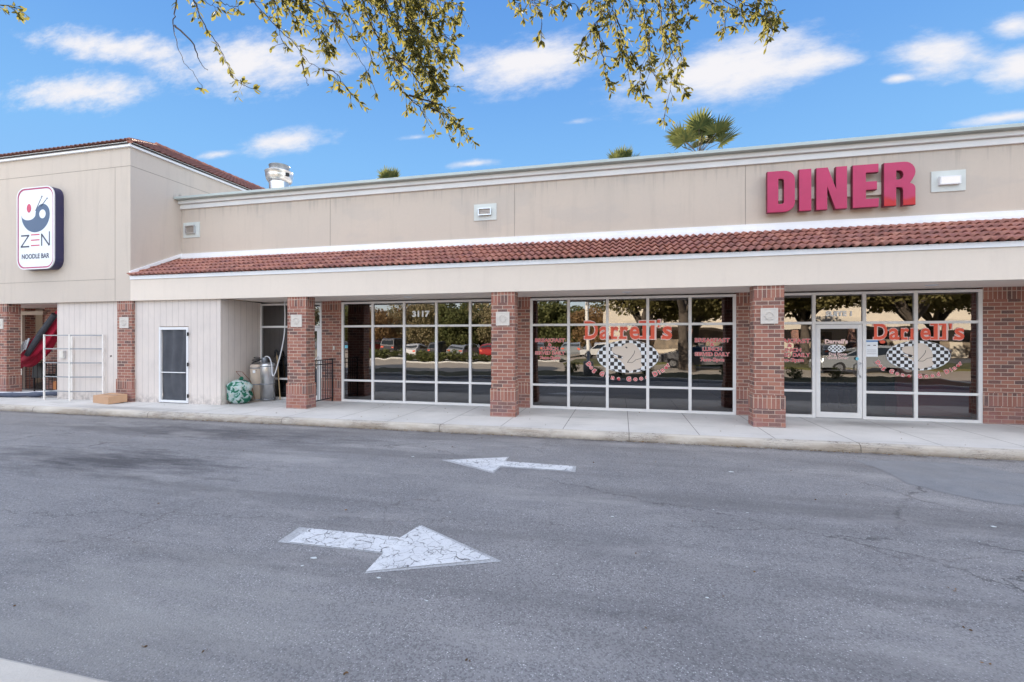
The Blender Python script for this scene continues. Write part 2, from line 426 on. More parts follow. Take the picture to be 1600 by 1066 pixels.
    col = m.mix(kd, col, (0.066,0.054,0.048))
    m.color(col)
    m.rough(m.rng(mid, .3, .7, .78, .92))
    h = m.math('ADD', m.math('MULTIPLY', ag.outputs['Distance'], -.8), m.math('MULTIPLY', fine, .5))
    h = m.math('SUBTRACT', h, m.math('MULTIPLY', cr, 2.))
    m.bump(h, .6, .007); return m.m
ASPH = asphalt()
m = Mat('asphalt_patch', (.14,.15,.17), .85)
c = m.mix(m.rng(m.noise(m.ob, 3, 6, .65), .3, .7), (.165,.172,.185), (.245,.25,.262))
c = m.mix(m.rng(m.noise(m.ob, .8, 6, .65), .4, .65, 0, .7), c, (.22,.215,.215))
c = m.mix(m.rng(m.vor(m.ob, 60), .25, .15, 0, .5), c, (.38,.38,.385))
c = m.mix(m.rng(m.noise(m.ob, 240, 2), .5, .8, 0, .6), c, (.5,.5,.52)); m.color(c); m.bump(m.noise(m.ob, 200, 3), .5, .006); PATCH = m.m
def concrete(name, c, c2, joints=None):
    m = Mat(name, c, .85, 0, .25); P = m.ob
    col = m.mix(m.rng(m.noise(P, .9, 6, .62), .35, .7), c, c2)
    col = m.mix(m.rng(m.noise(P, 55, 3, .7), .5, .8, 0, .35), col, tuple(x*.6 for x in lin(c)[:3]))
    col = m.mix(m.rng(m.noise(m.map(P, (.5,2.2,1)), 1.4, 6, .7), .55, .78, 0, .6), col, tuple(x*.58 for x in lin(c2)[:3]))
    sp = m.vor(P, 7); col = m.mix(m.rng(sp, .045, .02, 0, .5), col, (.12,.11,.10))
    h = m.noise(P, 90, 3)
    if joints:
        x = m.sep(P)[0]
        fr = m.math('ABSOLUTE', m.math('SUBTRACT', m.math('FRACT', m.math('ADD', m.math('DIVIDE', m.math('SUBTRACT', x, .135), 1.22), 40.5)), .5))
        wob = m.math('MULTIPLY', m.math('SUBTRACT', m.noise(P, 8, 3), .5), .002)
        j = m.rng(m.math('ADD', fr, wob), .0065, .0035)
        col = m.mix(m.math('MULTIPLY', j, .85), col, (.10,.095,.09)); h = m.math('SUBTRACT', h, m.math('MULTIPLY', j, 3.))
    m.color(col); m.bump(h, .3, .006); return m
wk = concrete('sidewalk_concrete', (.62,.61,.595), (.52,.515,.50), True)
# drip stains in front of the entrance and below the corner tanks
x, y, z = wk.sep(wk.ob)
def _bl(m, cx, cy, rx, ry):
    a = m.math('DIVIDE', m.math('SUBTRACT', x, cx), rx); b = m.math('DIVIDE', m.math('SUBTRACT', y, cy), ry)
    dd = m.math('SQRT', m.math('ADD', m.math('MULTIPLY', a, a), m.math('MULTIPLY', b, b)))
    return m.rng(m.math('ADD', dd, m.math('MULTIPLY', m.math('SUBTRACT', m.noise(m.ob, 2.6, 6, .7), .5), 1.2)), 1., .1)
st = wk.math('MAXIMUM', wk.math('MULTIPLY', _bl(wk, 4.9, 10.75, 1.3, .45), .6), wk.math('MULTIPLY', _bl(wk, -9.6, 10.1, 1.4, .5), .5))
st = wk.math('MAXIMUM', st, wk.math('MULTIPLY', _bl(wk, -12., 9.0, 2.6, .35), .55))
bs = wk.b.inputs['Base Color'].links[0].from_socket
wk.color(wk.mix(st, bs, (.20,.19,.18))); WALK = wk.m
kb = concrete('kerb_concrete', (.58,.54,.48), (.43,.40,.365), False)
z = kb.sep(kb.ob)[2]
bs = kb.b.inputs['Base Color'].links[0].from_socket
kb.color(kb.mix(kb.math('MULTIPLY', kb.rng(z, .075, .0), kb.rng(kb.noise(kb.ob, 5, 5, .7), .3, .6, .2, .9)), bs, (.11,.09,.075)))
bs = kb.b.inputs['Base Color'].links[0].from_socket
face = kb.math('MULTIPLY', kb.rng(z, .132, .118), kb.math('LESS_THAN', kb.sep(kb.ob)[1], 8.9))
bs = kb.mix(kb.math('MULTIPLY', face, kb.rng(kb.noise(kb.map(kb.ob, (.8,1,3)), 1.7, 5, .65), .4, .65, .1, .7)), bs, (.27,.22,.165))
hc_ = kb.noise(kb.map(kb.ob, (1.1, 1, 16)), 2.6, 6, .7)
crk = kb.math('MULTIPLY', kb.rng(kb.math('ABSOLUTE', kb.math('SUBTRACT', hc_, .5)), .018, .004), kb.rng(kb.noise(kb.ob, .9, 3), .48, .58))
bs = kb.mix(kb.math('MULTIPLY', crk, .85), bs, (.06,.05,.045))
xk = kb.sep(kb.ob)[0]
jk = kb.rng(kb.math('ABSOLUTE', kb.math('SUBTRACT', kb.math('FRACT', kb.math('ADD', kb.math('DIVIDE', kb.math('SUBTRACT', xk, .135), 3.66), 40.5)), .5)), .0026, .0012)
kb.color(kb.mix(kb.math('MULTIPLY', jk, .8), bs, (.08,.07,.06)))
KERB = kb.m
def paint():
    m = Mat('road_paint', (.7,.7,.7), .7); P = m.ob
    dn = m.N('ShaderNodeTexNoise'); m.L(P, dn.inputs['Vector']); dn.inputs['Scale'].default_value = 9; dn.inputs['Detail'].default_value = 4
    dm = m.N('ShaderNodeVectorMath'); dm.operation = 'MULTIPLY'; m.L(dn.outputs['Color'], dm.inputs[0]); dm.inputs[1].default_value = (.14,.14,0)
    cv = m.N('ShaderNodeVectorMath'); cv.operation = 'ADD'; m.L(P, cv.inputs[0]); m.L(dm.outputs[0], cv.inputs[1])
    e = m.vor(cv.outputs[0], 8.5, 'DISTANCE_TO_EDGE'); e2 = m.vor(cv.outputs[0], 19, 'DISTANCE_TO_EDGE')
    g = m.rng(m.noise(P, 2.6, 2), .36, .5)
    c1 = m.math('MULTIPLY', m.rng(e, .026, .010), m.rng(m.noise(P, 6, 4), .39, .48)); c2 = m.math('MULTIPLY', m.rng(e2, .04, .015), m.math('MULTIPLY', g, m.rng(m.noise(P, 5, 2), .5, .6)))
    cr = m.math('MAXIMUM', c1, m.math('MULTIPLY', c2, .8))
    col = m.mix(m.rng(m.noise(P, 3, 5), .3, .7), (.74,.75,.76), (.62,.63,.65))
    col = m.mix(m.rng(m.noise(P, 70, 3, .7), .5, .75, 0, .45), col, (.33,.33,.34))
    wear = m.math('GREATER_THAN', m.math('ADD', m.noise(P, 24, 5, .75), m.math('MULTIPLY', m.noise(P, 1.7, 2), .5)), .935)
    col = m.mix(m.math('MULTIPLY', wear, .85), col, (.15,.15,.155))
    m.color(m.mix(m.math('MULTIPLY', cr, .9), col, (.085,.083,.085)))
    m.bump(m.math('SUBTRACT', m.noise(P, 90, 3), m.math('MULTIPLY', cr, 1.5)), .5, .006); return m.m
PAINT = paint()
def worn():
    m = Mat('worn_road_paint', (.4,.4,.42), .75); P = m.ob
    col = m.mix(m.rng(m.noise(P, 60, 4, .75), .42, .62), (.56,.57,.585), (.34,.34,.345))
    m.color(m.mix(m.rng(m.noise(P, 4, 3), .35, .7, 0, .5), col, (.22,.22,.235))); m.bump(m.noise(P, 120, 3), .5, .006); return m.m
WORN = worn()
def tile():
    m = Mat('clay_roof_tile', (.36,.13,.09), .8, 0, .3)
    n = m.noise(m.ob, 2.4, 5, .6)
    col = m.ramp(n, [(.25,(.33,.135,.10)),(.45,(.37,.165,.125)),(.56,(.27,.11,.09)),(.72,(.16,.085,.08))])
    px_, py_, pz_ = m.sep(m.ob)
    cb = m.N('ShaderNodeCombineXYZ'); m.L(m.math('FLOOR', m.math('DIVIDE', px_, .15)), cb.inputs[0]); m.L(m.math('FLOOR', m.math('DIVIDE', py_, .302)), cb.inputs[1])
    wn = m.N('ShaderNodeTexWhiteNoise'); m.L(cb.outputs[0], wn.inputs['Vector'])
    col = m.mix(m.rng(wn.outputs['Value'], .45, 1, 0, .55), col, (.20,.10,.085))
    col = m.mix(m.rng(wn.outputs['Value'], .14, 0, 0, .5), col, (.50,.27,.21))
    cell = m.N('ShaderNodeTexVoronoi'); m.L(m.map(m.ob, (3.5,3.0,0)), cell.inputs['Vector']); cell.inputs['Scale'].default_value = 1
    sx = m.N('ShaderNodeSeparateColor'); m.L(cell.outputs['Color'], sx.inputs[0])
    col = m.mix(m.rng(sx.outputs[0], .55, 1, 0, .5), col, (.28,.13,.13))
    col = m.mix(m.rng(m.noise(m.ob, 30, 4, .7), .52, .75, 0, .55), col, (.16,.09,.085))
    m.color(col); m.bump(m.noise(m.ob, 80, 3), .3, .004); return m.m
TILE = tile()
TILE2 = mottled('aged_dark_roof_tile', (.20,.085,.07), (.10,.055,.055), 5, .45, .85)
FRAME = mottled('aluminium_window_frame', (.80,.79,.78), (.66,.66,.67), 3, .2, .4, .0)
def glass(name, tint, refl):
    m = Mat(name); nt = m.nt; nt.nodes.remove(m.b)
    tr = m.N('ShaderNodeBsdfTransparent'); tr.inputs[0].default_value = lin(tint)
    gl = m.N('ShaderNodeBsdfGlossy'); gl.inputs['Roughness'].default_value = 0; gl.inputs['Color'].default_value = (.96,.97,1,1)
    bm = m.N('ShaderNodeBump'); bm.inputs['Strength'].default_value = .05; bm.inputs['Distance'].default_value = .03
    m.L(m.noise(m.ob, 1.7, 1), bm.inputs['Height']); m.L(bm.outputs[0], gl.inputs['Normal'])
    lw = m.N('ShaderNodeLayerWeight'); lw.inputs[0].default_value = .25
    mx = m.N('ShaderNodeMixShader'); m.L(m.math('ADD', m.math('MULTIPLY', lw.outputs['Fresnel'], .35), refl), mx.inputs[0])
    m.L(tr.outputs[0], mx.inputs[1]); m.L(gl.outputs[0], mx.inputs[2]); m.L(mx.outputs[0], m.out.inputs[0]); return m.m
GLASS = glass('tinted_shop_glass', (.34,.33,.35), .16)
CARGLASS = glass('car_glass', (.1,.1,.1), .15)
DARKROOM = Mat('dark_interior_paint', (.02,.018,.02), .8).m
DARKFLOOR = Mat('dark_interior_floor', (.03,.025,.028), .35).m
BOOTH = Mat('red_booth_vinyl', (.55,.05,.08), .45).m
CHAIRM = Mat('dark_chair_wood', (.05,.03,.025), .5).m
def siding():
    m = Mat('painted_plywood_siding', (.6,.55,.5), .8, 0, .25)
    u = m.sep(m.uv)[0]
    fr = m.math('ABSOLUTE', m.math('SUBTRACT', m.math('FRACT', m.math('MULTIPLY', u, 1/.203)), .5))
    g = m.rng(fr, .035, .018)
    col = m.mix(m.rng(m.noise(m.ob, 1.1, 5, .6), .3, .7), (.70,.635,.585), (.62,.565,.53))
    z = m.sep(m.ob)[2]
    col = m.mix(m.math('MULTIPLY', m.rng(z, .42, .14), m.rng(m.noise(m.ob, 7, 5, .7), .42, .65, 0, .8)), col, (.22,.20,.20))
    col = m.mix(m.rng(m.noise(m.map(m.ob, (6,6,.5)), 6, 4), .5, .8, 0, .3), col, (.42,.38,.36))
    m.color(m.mix(m.math('MULTIPLY', g, .5), col, (.26,.23,.22)))
    m.bump(m.math('SUBTRACT', m.math('MULTIPLY', m.noise(m.map(m.ob, (30,30,2)), 6, 3), .3), m.math('MULTIPLY', g, 1.5)), .5, .008); return m.m
SIDING = siding()
WHITE = mottled('white_paint', (.74,.75,.77), (.6,.62,.65), 4, .2, .5)
PLAQ = mottled('cream_plaster', (.66,.62,.57), (.5,.47,.44), 12, .3, .8)
IRON = Mat('black_wrought_iron', (.02,.02,.025), .5, .2).m
STEEL = mottled('galvanised_steel', (.68,.69,.71), (.46,.47,.49), 5, .35, .28, .85)
STEELD = mottled('dull_steel', (.33,.35,.38), (.22,.24,.27), 7, .4, .45, .7)
BLACK = Mat('black_rubber', (.018,.018,.02), .7).m
RUST = Mat('rust', (.22,.09,.05), .9).m
# ------------------------------------------------------------------ ground
def sheet(x0, x1, y0, y1, z, nx=1, ny=1):
    m = MB(); vs = []; fs = []
    for j in range(ny+1):
        for i in range(nx+1): vs.append((x0+(x1-x0)*i/nx, y0+(y1-y0)*j/ny, z))
    for j in range(ny):
        for i in range(nx):
            a = j*(nx+1)+i; fs.append((a, a+1, a+nx+2, a+nx+1))
    return m.add(vs, fs)
tag(sheet(-600, 600, -600, 600, 0).build('ground', ASPH), kind='structure')
SWZ = .14
# sidewalk slab with its rounded kerb, gently wavering front edge
m = MB(); vs = []; fs = []; n = 170
prof = [(8.655,0.0),(8.665,.085),(8.69,.122),(8.73,.138)]
for i in range(n+1):
    x = -32+64*i/n; wv = .018*noise.noise(Vector((x*.55, 3, 0)))+.006*noise.noise(Vector((x*3, 3, 0)))
    dz = .004*noise.noise(Vector((x*2.1, 9, 0)))
    for (yy, zz) in prof: vs.append((x, yy+wv, zz+(dz if zz else -.02)))
    vs.append((x, 8.815, SWZ))
k = 5
for i in range(n):
    for j in range(4): a = i*k+j; fs.append((a, a+k, a+k+1, a+1))
m.add(vs, fs, 0, True)
tag(m.build('kerb', KERB), kind='structure')
m = MB(); m.add([(-32,8.815,SWZ),(32,8.815,SWZ),(32,11.5,SWZ),(-32,11.5,SWZ)], [(0,1,2,3)])
tag(m.build('sidewalk', WALK), kind='structure')
# patch of newer asphalt
m = MB(); pts = []
for (x, y) in [(3.45,8.1),(4.0,8.2),(4.85,8.28),(5.6,7.6),(6.4,7.0),(5.3,6.5),(4.5,6.28),(3.95,6.42),(3.55,6.9),(3.6,7.4)]:
    pts.append((x, y))
q_ = []
for i in range(len(pts)):
    a, b = Vector(pts[i]), Vector(pts[(i+1) % len(pts)]); k = 14
    for j in range(k):
        p = a+(b-a)*j/k; w_ = .035*noise.noise(Vector((p.x*3, p.y*3, 0)))+.02*noise.noise(Vector((p.x*11, p.y*11, 4)))
        q_.append((p.x+w_, p.y+w_*1.2, .003))
pts = q_
m.add(pts, [list(range(len(pts)))[::-1]]); tag(m.build('asphalt_patch', PATCH), kind='structure')
# island behind / under the camera: kerb in the near left corner
m = MB(); m.box(-14, 14, 1.60, 1.825, 0, .125); m.box(-14, -13.85, -1.9, 1.60, 0, .125); m.box(13.85, 14, -1.9, 1.6, 0, .125)
o = m.build('island_kerb', concrete('light_kerb_concrete', (.66,.62,.55), (.52,.48,.43)).m, bevel=.02); tag(o, kind='structure')
SOIL = mottled('mulch_and_thin_grass', (.10,.085,.05), (.05,.06,.025), 4, .5, .95)
m = MB(); m.box(-13.85, 13.85, -1.9, 1.60, 0, .10); tag(m.build('planting_island', SOIL), kind='structure')

# painted arrows
def flat(pts, z): return [(x, y, z) for x, y in pts]
def arrow(name, shaft, head, ghost, label):
    r = thing(name, (head[1][0], head[1][1], 0), label, 'road marking', 'painted lane arrows')
    r['kind'] = 'structure'
    m = MB(); m.add(flat(ghost, .003), [list(range(len(ghost)))]); m.build('worn_edge', WORN, r)
    m = MB(); m.add(flat(shaft, .0075), [list(range(len(shaft)))]); m.build('arrow_shaft', PAINT, r)
    m = MB(); m.add(flat(head, .0075), [list(range(len(head)))]); m.build('arrow_head', PAINT, r)
arrow('painted_arrow', [(-2.94,3.645),(-2.0,3.655),(-2.0,3.965),(-2.96,3.955)], [(-1.975,3.325),(-1.06,3.75),(-1.945,4.262),(-2.0,3.965),(-2.0,3.655)],
      [(-3.05,3.627),(-1.985,3.64),(-1.975,3.296),(-.965,3.74),(-1.935,4.286),(-1.95,3.98),(-3.08,3.965)],
      'large cracked white arrow painted on the asphalt nearer the camera, pointing right')
arrow('painted_arrow', [(-1.72,6.525),(-.68,6.515),(-.68,6.775),(-1.72,6.80)], [(-1.735,6.22),(-1.72,6.525),(-1.72,6.80),(-1.735,7.04),(-2.55,6.665)],
      [(-1.715,6.167),(-1.7,6.49),(-.623,6.485),(-.64,6.79),(-1.7,6.82),(-1.715,7.09),(-2.68,6.67)],
      'smaller white arrow painted on the asphalt nearer the sidewalk, pointing left')

# ------------------------------------------------------------------ tiled roof planes
def tile_mb(o, along, up, L, H, rows, period=.15, amp=.052, step=.05, ss=6, skirt=True):
    o = Vector(o); along = Vector(along).normalized(); up = Vector(up).normalized(); nr = along.cross(up)
    if nr.z < 0: nr = -nr
    m = MB(); nx = int(L/period*ss); rh = H/rows
    def w(i, r):
        ph = 2*math.pi*(i/ss)
        return amp*(.5+.5*math.cos(ph))+.004*noise.noise(Vector((i*.3, r*1.7, o.x)))
    for r in range(rows):
        rnd = random.Random(r*7+int(o.x*10)); vs = []
        for i in range(nx+1):
            b = o+along*(L*i/nx); z = w(i, r); jig = .006*noise.noise(Vector((i//ss*1.3, r*3.1, 5)))
            vs.append(b+up*(r*rh+.05)+nr*(z-.012))            # hollow under the lip
            vs.append(b+up*(r*rh-.035+jig)+nr*(z+step-.016))
            vs.append(b+up*(r*rh-.035+jig)+nr*(z+step))
            vs.append(b+up*((r+1)*rh+.05)+nr*(z-.004))
        fs = []
        for i in range(nx):
            a = i*4
            for k in range(3): fs.append((a+k, a+4+k, a+5+k, a+1+k))
        m.add(vs, fs, 0, True)
    return m
def clip(o, co, no):
    bm = bmesh.new(); bm.from_mesh(o.data)
    bmesh.ops.bisect_plane(bm, geom=bm.verts[:]+bm.edges[:]+bm.faces[:], plane_co=Vector(co)-o.parent.location, plane_no=no, clear_outer=True)
    bm.to_mesh(o.data); bm.free()

# ------------------------------------------------------------------ main building
XL, XR, YW, YF = -12.97, 17.0, 11.4, 9.9
B = thing('shop_building', (-2, YW, 0), 'long beige stucco strip mall building with red tile canopy, brick pillars and dark shop windows', 'building')
m = MB(); m.box(XL, XR, YW, YW+.25, 2.95, 5.78); m.build('upper_wall', STUC, B)
for x in (-7.87, -2.62, 2.72, 8.02, 13.3): m = MB(); m.box(x-.006, x+.006, YW-.003, YW, 4.43, 5.76); m.build('wall_joint', JOINT, B)
m = MB(); m.box(XL, XR, YW-.05, YW+.25, 5.765, 5.893); m.box(XL, XR, YW-.12, YW+.25, 5.905, 6.0); m.box(XL, XR, YW-.04, YW+.25, 5.893, 5.905)
m.build('cornice', CORN, B, bevel=.006)
m = MB(); m.box(XL+.003, XR, YW-.26, YW+.4, 6.012, 6.085); m.box(XL+.003, XR, YW-.15, YW+.3, 6.0, 6.012); m.build('metal_coping', CAP, B, bevel=.008)
ROOFM = mottled('flat_roof_membrane', (.45,.44,.42), None, .5, .3, .9)
m = MB(); m.box(XL, XR, YW+.25, 30, 5.45, 5.6); m.build('flat_roof', ROOFM, B)
m = MB(); m.box(XL, XR, 30, 30.25, 0, 5.9); m.box(XR, XR+.25, YW, 30.25, 0, 5.9); m.build('rear_wall', STUC, B)
# canopy
m = MB(); m.box(XL, XR, YF, YF+.18, 2.89, 3.47); m.build('canopy_fascia', STUC_L, B)
m = MB(); m.box(XL+.01, XR, YF-.028, YF+.05, 3.462, 3.555); m.box(XL+.01, XR, YF-.036, YF-.028, 3.535, 3.558)
m.build('eave_trim', TRIMB, B, bevel=.004)
up = Vector((0, YW-.0-(YF-.05), 4.235-3.55))
tile_mb((XL+.02, YF-.05, 3.548), (1,0,0), up, XR-XL, up.length, 5).build('tile_roof', TILE, B)
m = MB(); m.prism([(XL, YF, 3.47), (XL, YW, 3.47), (XL, YW, 4.15), (XL, YF, 3.52)], (XR-XL, 0, 0)); m.build('roof_deck', DARKROOM, B)
m = MB(); m.box(XL, XR, YW-.035, YW, 4.335, 4.425); m.box(XL, XR, YW-.055, YW, 4.215, 4.332); m.box(6.05, 6.058, YW-.060, YW-.055, 4.2, 4.33)
m.build('flashing', TRIMB, B, bevel=.004)
m = MB(); m.box(XL+3, XR, YF+.18, YW+.3, 2.90, 2.95); m.build('soffit', SOFFIT, B)
# brick piers between the shop windows and the solid brick on the right
def wall_pier(x0, x1, y0=YW-.04, y1=YW+.3):
    m = MB()
    m.box(x0, x1, y0-.012, y1, 0, .50); m.box(x0, x1, y0, y1, .76, 2.655)
    m.box(x0, x1, y0-.0125, y1, .50, .76, 1, True); m.box(x0, x1, y0-.001, y1, 2.655, 2.9, 1, True)
    return m.build('brick_pier', [BRICK, SOLD], B)
for a, b in ((-8.115,-7.50), (-2.80,-2.215), (2.52,3.12), (7.135,XR)): wall_pier(a, b)
def pillar(xc, yf, parent, w=.53, d=.33, ztop=2.895, name='brick_pillar'):
    m = MB(); h = w/2; yc = yf+.02+d/2
    m.box(xc-h-.02, xc+h+.02, yf, yf+d+.04, SWZ-.01, .50)
    m.box(xc-h-.02, xc+h+.02, yf, yf+d+.04, .50, .755, 1, True)
    m.box(xc-h, xc+h, yf+.02, yf+.02+d, .755, 2.655)
    m.box(xc-h-.001, xc+h+.001, yf+.019, yf+.021+d, 2.655, ztop, 1, True)
    p = m.build(name, [BRICK, SOLD], parent)
    m = MB(); z0, z1 = 2.15, 2.45; a = .152
    m.box(xc-a, xc+a, yf+.0, yf+.02, z0, z1); m.box(xc-a, xc+a, yf-.006, yf, z0, z0+.025); m.box(xc-a, xc+a, yf-.006, yf, z1-.025, z1)
    m.box(xc-a, xc-a+.025, yf-.006, yf, z0+.025, z1-.025); m.box(xc+a-.025, xc+a, yf-.006, yf, z0+.025, z1-.025)
    zc = (z0+z1)/2
    for i in range(4):
        for sgn in (1, -1):
            ang = R(45*i+22*sgn*0); cx = xc; 
        c, s_ = math.cos(R(45*i)), math.sin(R(45*i)); r1 = .105; tt = .009
        pl = [(xc+c*r1-s_*tt, zc+s_*r1+c*tt), (xc-c*r1-s_*tt, zc-s_*r1+c*tt), (xc-c*r1+s_*tt, zc-s_*r1-c*tt), (xc+c*r1+s_*tt, zc+s_*r1-c*tt)]
        m.prism([(x, yf-.005-.0006*i, z) for x, z in pl], (0, .006, 0))
    ring = [(xc+.075*math.cos(R(t)), yf-.006, zc+.075*math.sin(R(t))) for t in range(0, 361, 30)]
    m.tube(ring, .008, 4, cap=False)
    m.build('carved_tile', PLAQ, p)
    return p
for xc in (-7.785, -2.545, 2.79, 8.12, 13.4): pillar(xc, 9.905, B)
# downlights in the soffit
for x in (-5.15, .12, 5.85):
    m = MB(); m.lathe([(.001,2.893),(.085,2.893),(.10,2.886),(.105,2.899)], x, 10.62, 20); m.build('downlight', WHITE, B)
# roof flashing climbing the tower side
# shop windows
prn = random.Random(31)
def storefront(xs, door=None, z0=SWZ, z1=2.865, zt=2.2, zr=.72, extra=None):
    hw = .033; yf = YW-.035; yb = YW+.045
    m = MB()
    for i, x in enumerate(xs):
        h = hw+(.006 if i in (0, len(xs)-1) else 0)
        m.box(x-h, x+h, yf, yb, z0, z1)
    for i in range(len(xs)-1):
        a = xs[i]+hw+(.006 if i == 0 else 0); b = xs[i+1]-hw-(.006 if i == len(xs)-2 else 0)
        m.box(a, b, yf+.002, yb-.002, z1-.055, z1); m.box(a, b, yf+.002, yb-.002, zt-.028, zt+.028)
        if i != door:
            m.box(a, b, yf+.002, yb-.002, zr-.026, zr+.026); m.box(a, b, yf+.002, yb-.002, z0, z0+.06)
    fr = m.build('storefront_window', FRAME, B, bevel=.003)
    for i in range(len(xs)-1):
        a, b = xs[i]+.02, xs[i+1]-.02
        for (c, d) in ([(zt, z1-.02)] if i == door else [(z0+.03, zr), (zr, zt), (zt, z1-.02)]):
            g = MB(); ta, tb_ = prn.uniform(-.0022,.0022), prn.uniform(-.0022,.0022); g.add([(a,YW-ta-tb_,c),(b,YW+ta-tb_,c),(b,YW+ta+tb_,d),(a,YW-ta+tb_,d)], [(0,1,2,3)]); g.build('glass_pane', GLASS, fr)
    if door is not None:
        a = xs[door]+hw+.008; b = xs[door+1]-hw-.008; t = .085; zz = zt-.036; yy = YW-.03
        d = MB(); d.box(a, a+t, yy, yy+.045, z0+.012, zz); d.box(b-t, b, yy, yy+.045, z0+.012, zz)
        d.box(a+t, b-t, yy+.001, yy+.044, zz-.09, zz); d.box(a+t, b-t, yy+.001, yy+.044, z0+.012, z0+.13)
        dr = d.build('entrance_door', FRAME, B, bevel=.003)
        g = MB(); g.add([(a+t,YW-.005,z0+.12),(b-t,YW-.005,z0+.12),(b-t,YW-.005,zz-.08),(a+t,YW-.005,zz-.08)], [(0,1,2,3)]); g.build('glass_pane', GLASS, dr)
        hx = b-t/2
        g = MB(); g.tube([(hx,yy,1.03),(hx-.01,yy-.06,1.05),(hx-.06,yy-.075,1.1),(hx-.06,yy-.075,1.28),(hx-.01,yy-.06,1.33),(hx,yy,1.35)], .012, 8); g.build('pull_handle', STEEL, dr)
        g = MB(); g.box(a+t, b-t, YW+.01, YW+.05, 1.16, 1.185); g.build('push_bar', STEEL, dr)
        m = MB(); m.box(a-.008, b+.008, YW-.02, YW+.04, z0-.003, z0+.010); m.build('door_threshold', STEELD, B)
    return fr
storefront([-10.13, -9.12, -8.14], 1)
storefront([-7.475, -6.555, -5.63, -4.715, -3.785, -2.83])
storefront([-2.19, -1.259, -.33, .602, 1.541, 2.495])
storefront([3.145, 4.086, 5.045, 5.984, 7.11], 1)
# dark rooms behind the glass
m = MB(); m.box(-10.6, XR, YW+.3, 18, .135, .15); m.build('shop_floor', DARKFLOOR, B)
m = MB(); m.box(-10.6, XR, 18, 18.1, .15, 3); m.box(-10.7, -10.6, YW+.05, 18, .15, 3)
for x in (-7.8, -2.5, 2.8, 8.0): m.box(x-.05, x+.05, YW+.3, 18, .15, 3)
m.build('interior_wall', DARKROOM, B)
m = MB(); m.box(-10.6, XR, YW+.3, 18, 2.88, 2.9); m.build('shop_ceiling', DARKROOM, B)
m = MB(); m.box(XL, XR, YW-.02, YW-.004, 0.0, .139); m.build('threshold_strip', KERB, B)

# wall lights on square backing plates
def wall_light(xc, zc, w, h, fw, fh, label, lit=False):
    r = thing('wall_light', (xc, YW, zc), label, 'wall light', 'sign lights on the upper wall')
    m = MB(); m.box(xc-w/2, xc+w/2, YW-.02, YW, zc-h/2, zc+h/2); m.build('backing_plate', PLATE, r, bevel=.003)
    m = MB(); a, b = fw/2, fh/2; y0, y1 = YW-.09, YW-.02
    m.box(xc-a, xc-a+.02, y0, y1, zc-b, zc+b); m.box(xc+a-.02, xc+a, y0, y1, zc-b, zc+b)
    m.box(xc-a+.02, xc+a-.02, y0, y1, zc+b-.02, zc+b); m.box(xc-a+.02, xc+a-.02, y0, y1, zc-b, zc-b+.02)
    m.build('fixture_frame', WHITE if lit else STEEL, r)
    m = MB(); m.box(xc-a+.02, xc+a-.02, y0+(.0 if lit else .03), y1, zc-b+.02, zc+b-.02); m.build('lens', LENS if lit else LOUV, r)
PLATE = mottled('painted_plate', (.60,.64,.62), (.48,.52,.51), 4, .3, .6)
LENS = Mat('frosted_lens', (.85,.82,.76), .4).m
lm = Mat('louvre_metal', (.3,.28,.26), .5, .4)
ff = lm.math('GREATER_THAN', lm.math('FRACT', lm.math('MULTIPLY', lm.sep(lm.ob)[2], 28.)), .5)
lm.color(lm.mix(ff, (.5,.45,.4), (.16,.14,.13))); LOUV = lm.m
wall_light(-12.58, 5.13, .60, .46, .34, .24, 'small louvred wall light on a pale plate in the corner beside the tower')
wall_light(-3.385, 5.09, .60, .42, .34, .18, 'louvred wall light on a pale square plate, middle of the upper wall')
wall_light(6.56, 5.11, .60, .43, .36, .17, 'white box wall light on a pale plate right of the pink letters', True)

# ------------------------------------------------------------------ tower with the noodle bar sign
T = thing('tower_building', (-17, YF, 0), 'taller beige stucco corner building with red tile hip roof on the left', 'building')
TX0, TY1, TZ = -24.5, 30, 7.06
m = MB(); m.box(TX0, XL, YF, YF+.25, 2.89, TZ); m.box(XL-.25, XL, YF+.25, TY1, 2.89, TZ); m.box(XL-.25, XL, TY1, TY1+.25, 0, TZ)
m.box(TX0, TX0+.25, YF+.25, TY1, 0, TZ); m.build('upper_wall', STUC_T, T)
m = MB()
m.box(TX0, XL+.002, YF-.003, YF, 6.553, 6.565); m.box(XL, XL+.003, YF, 20, 6.553, 6.565); m.box(-13.51, -13.50, YF-.003, YF, 2.9, 6.553); m.box(TX0, -13.51, YF-.003, YF, 3.49, 3.50); m.box(-19.3, -19.29, YF-.003, YF, 2.9, 6.553)
m.build('wall_joint', JOINT, T)
m = MB(); m.box(TX0, XL+.07, YF-.07, YF, TZ, TZ+.13); m.box(XL, XL+.07, YF, TY1, TZ, TZ+.13); m.build('eave_trim', TRIMB, T, bevel=.004)
sl = .465; run = 4.0; ez = TZ+.12; ex = XL+.09; ey = YF-.09
uv = Vector((-1, 0, sl)); H = uv.length*run
o = tile_mb((ex, ey, ez), (0,1,0), uv, 21, H, 13, period=.16, amp=.035, step=.035).build('tile_roof', TILE2, T); clip(o, (ex, ey, ez), (-1, -1, 0))
uv = Vector((0, 1, sl))
o = tile_mb((TX0, ey, ez), (1,0,0), uv, ex-TX0, H, 13, period=.16, amp=.035).build('tile_roof', TILE2, T); clip(o, (ex, ey, ez), (1, 1, 0))
m = MB(); n = 26
pts = [Vector((ex-run*i/n, ey+run*i/n, ez+sl*run*i/n+.05)) for i in range(n+1)]
for i in range(n):
    a = pts[i]; b = pts[i+1]+(pts[i+1]-pts[i])*.15
    m.tube([a-Vector((0,0,.03)), b-Vector((0,0,.03))], [.075, .055], 8)
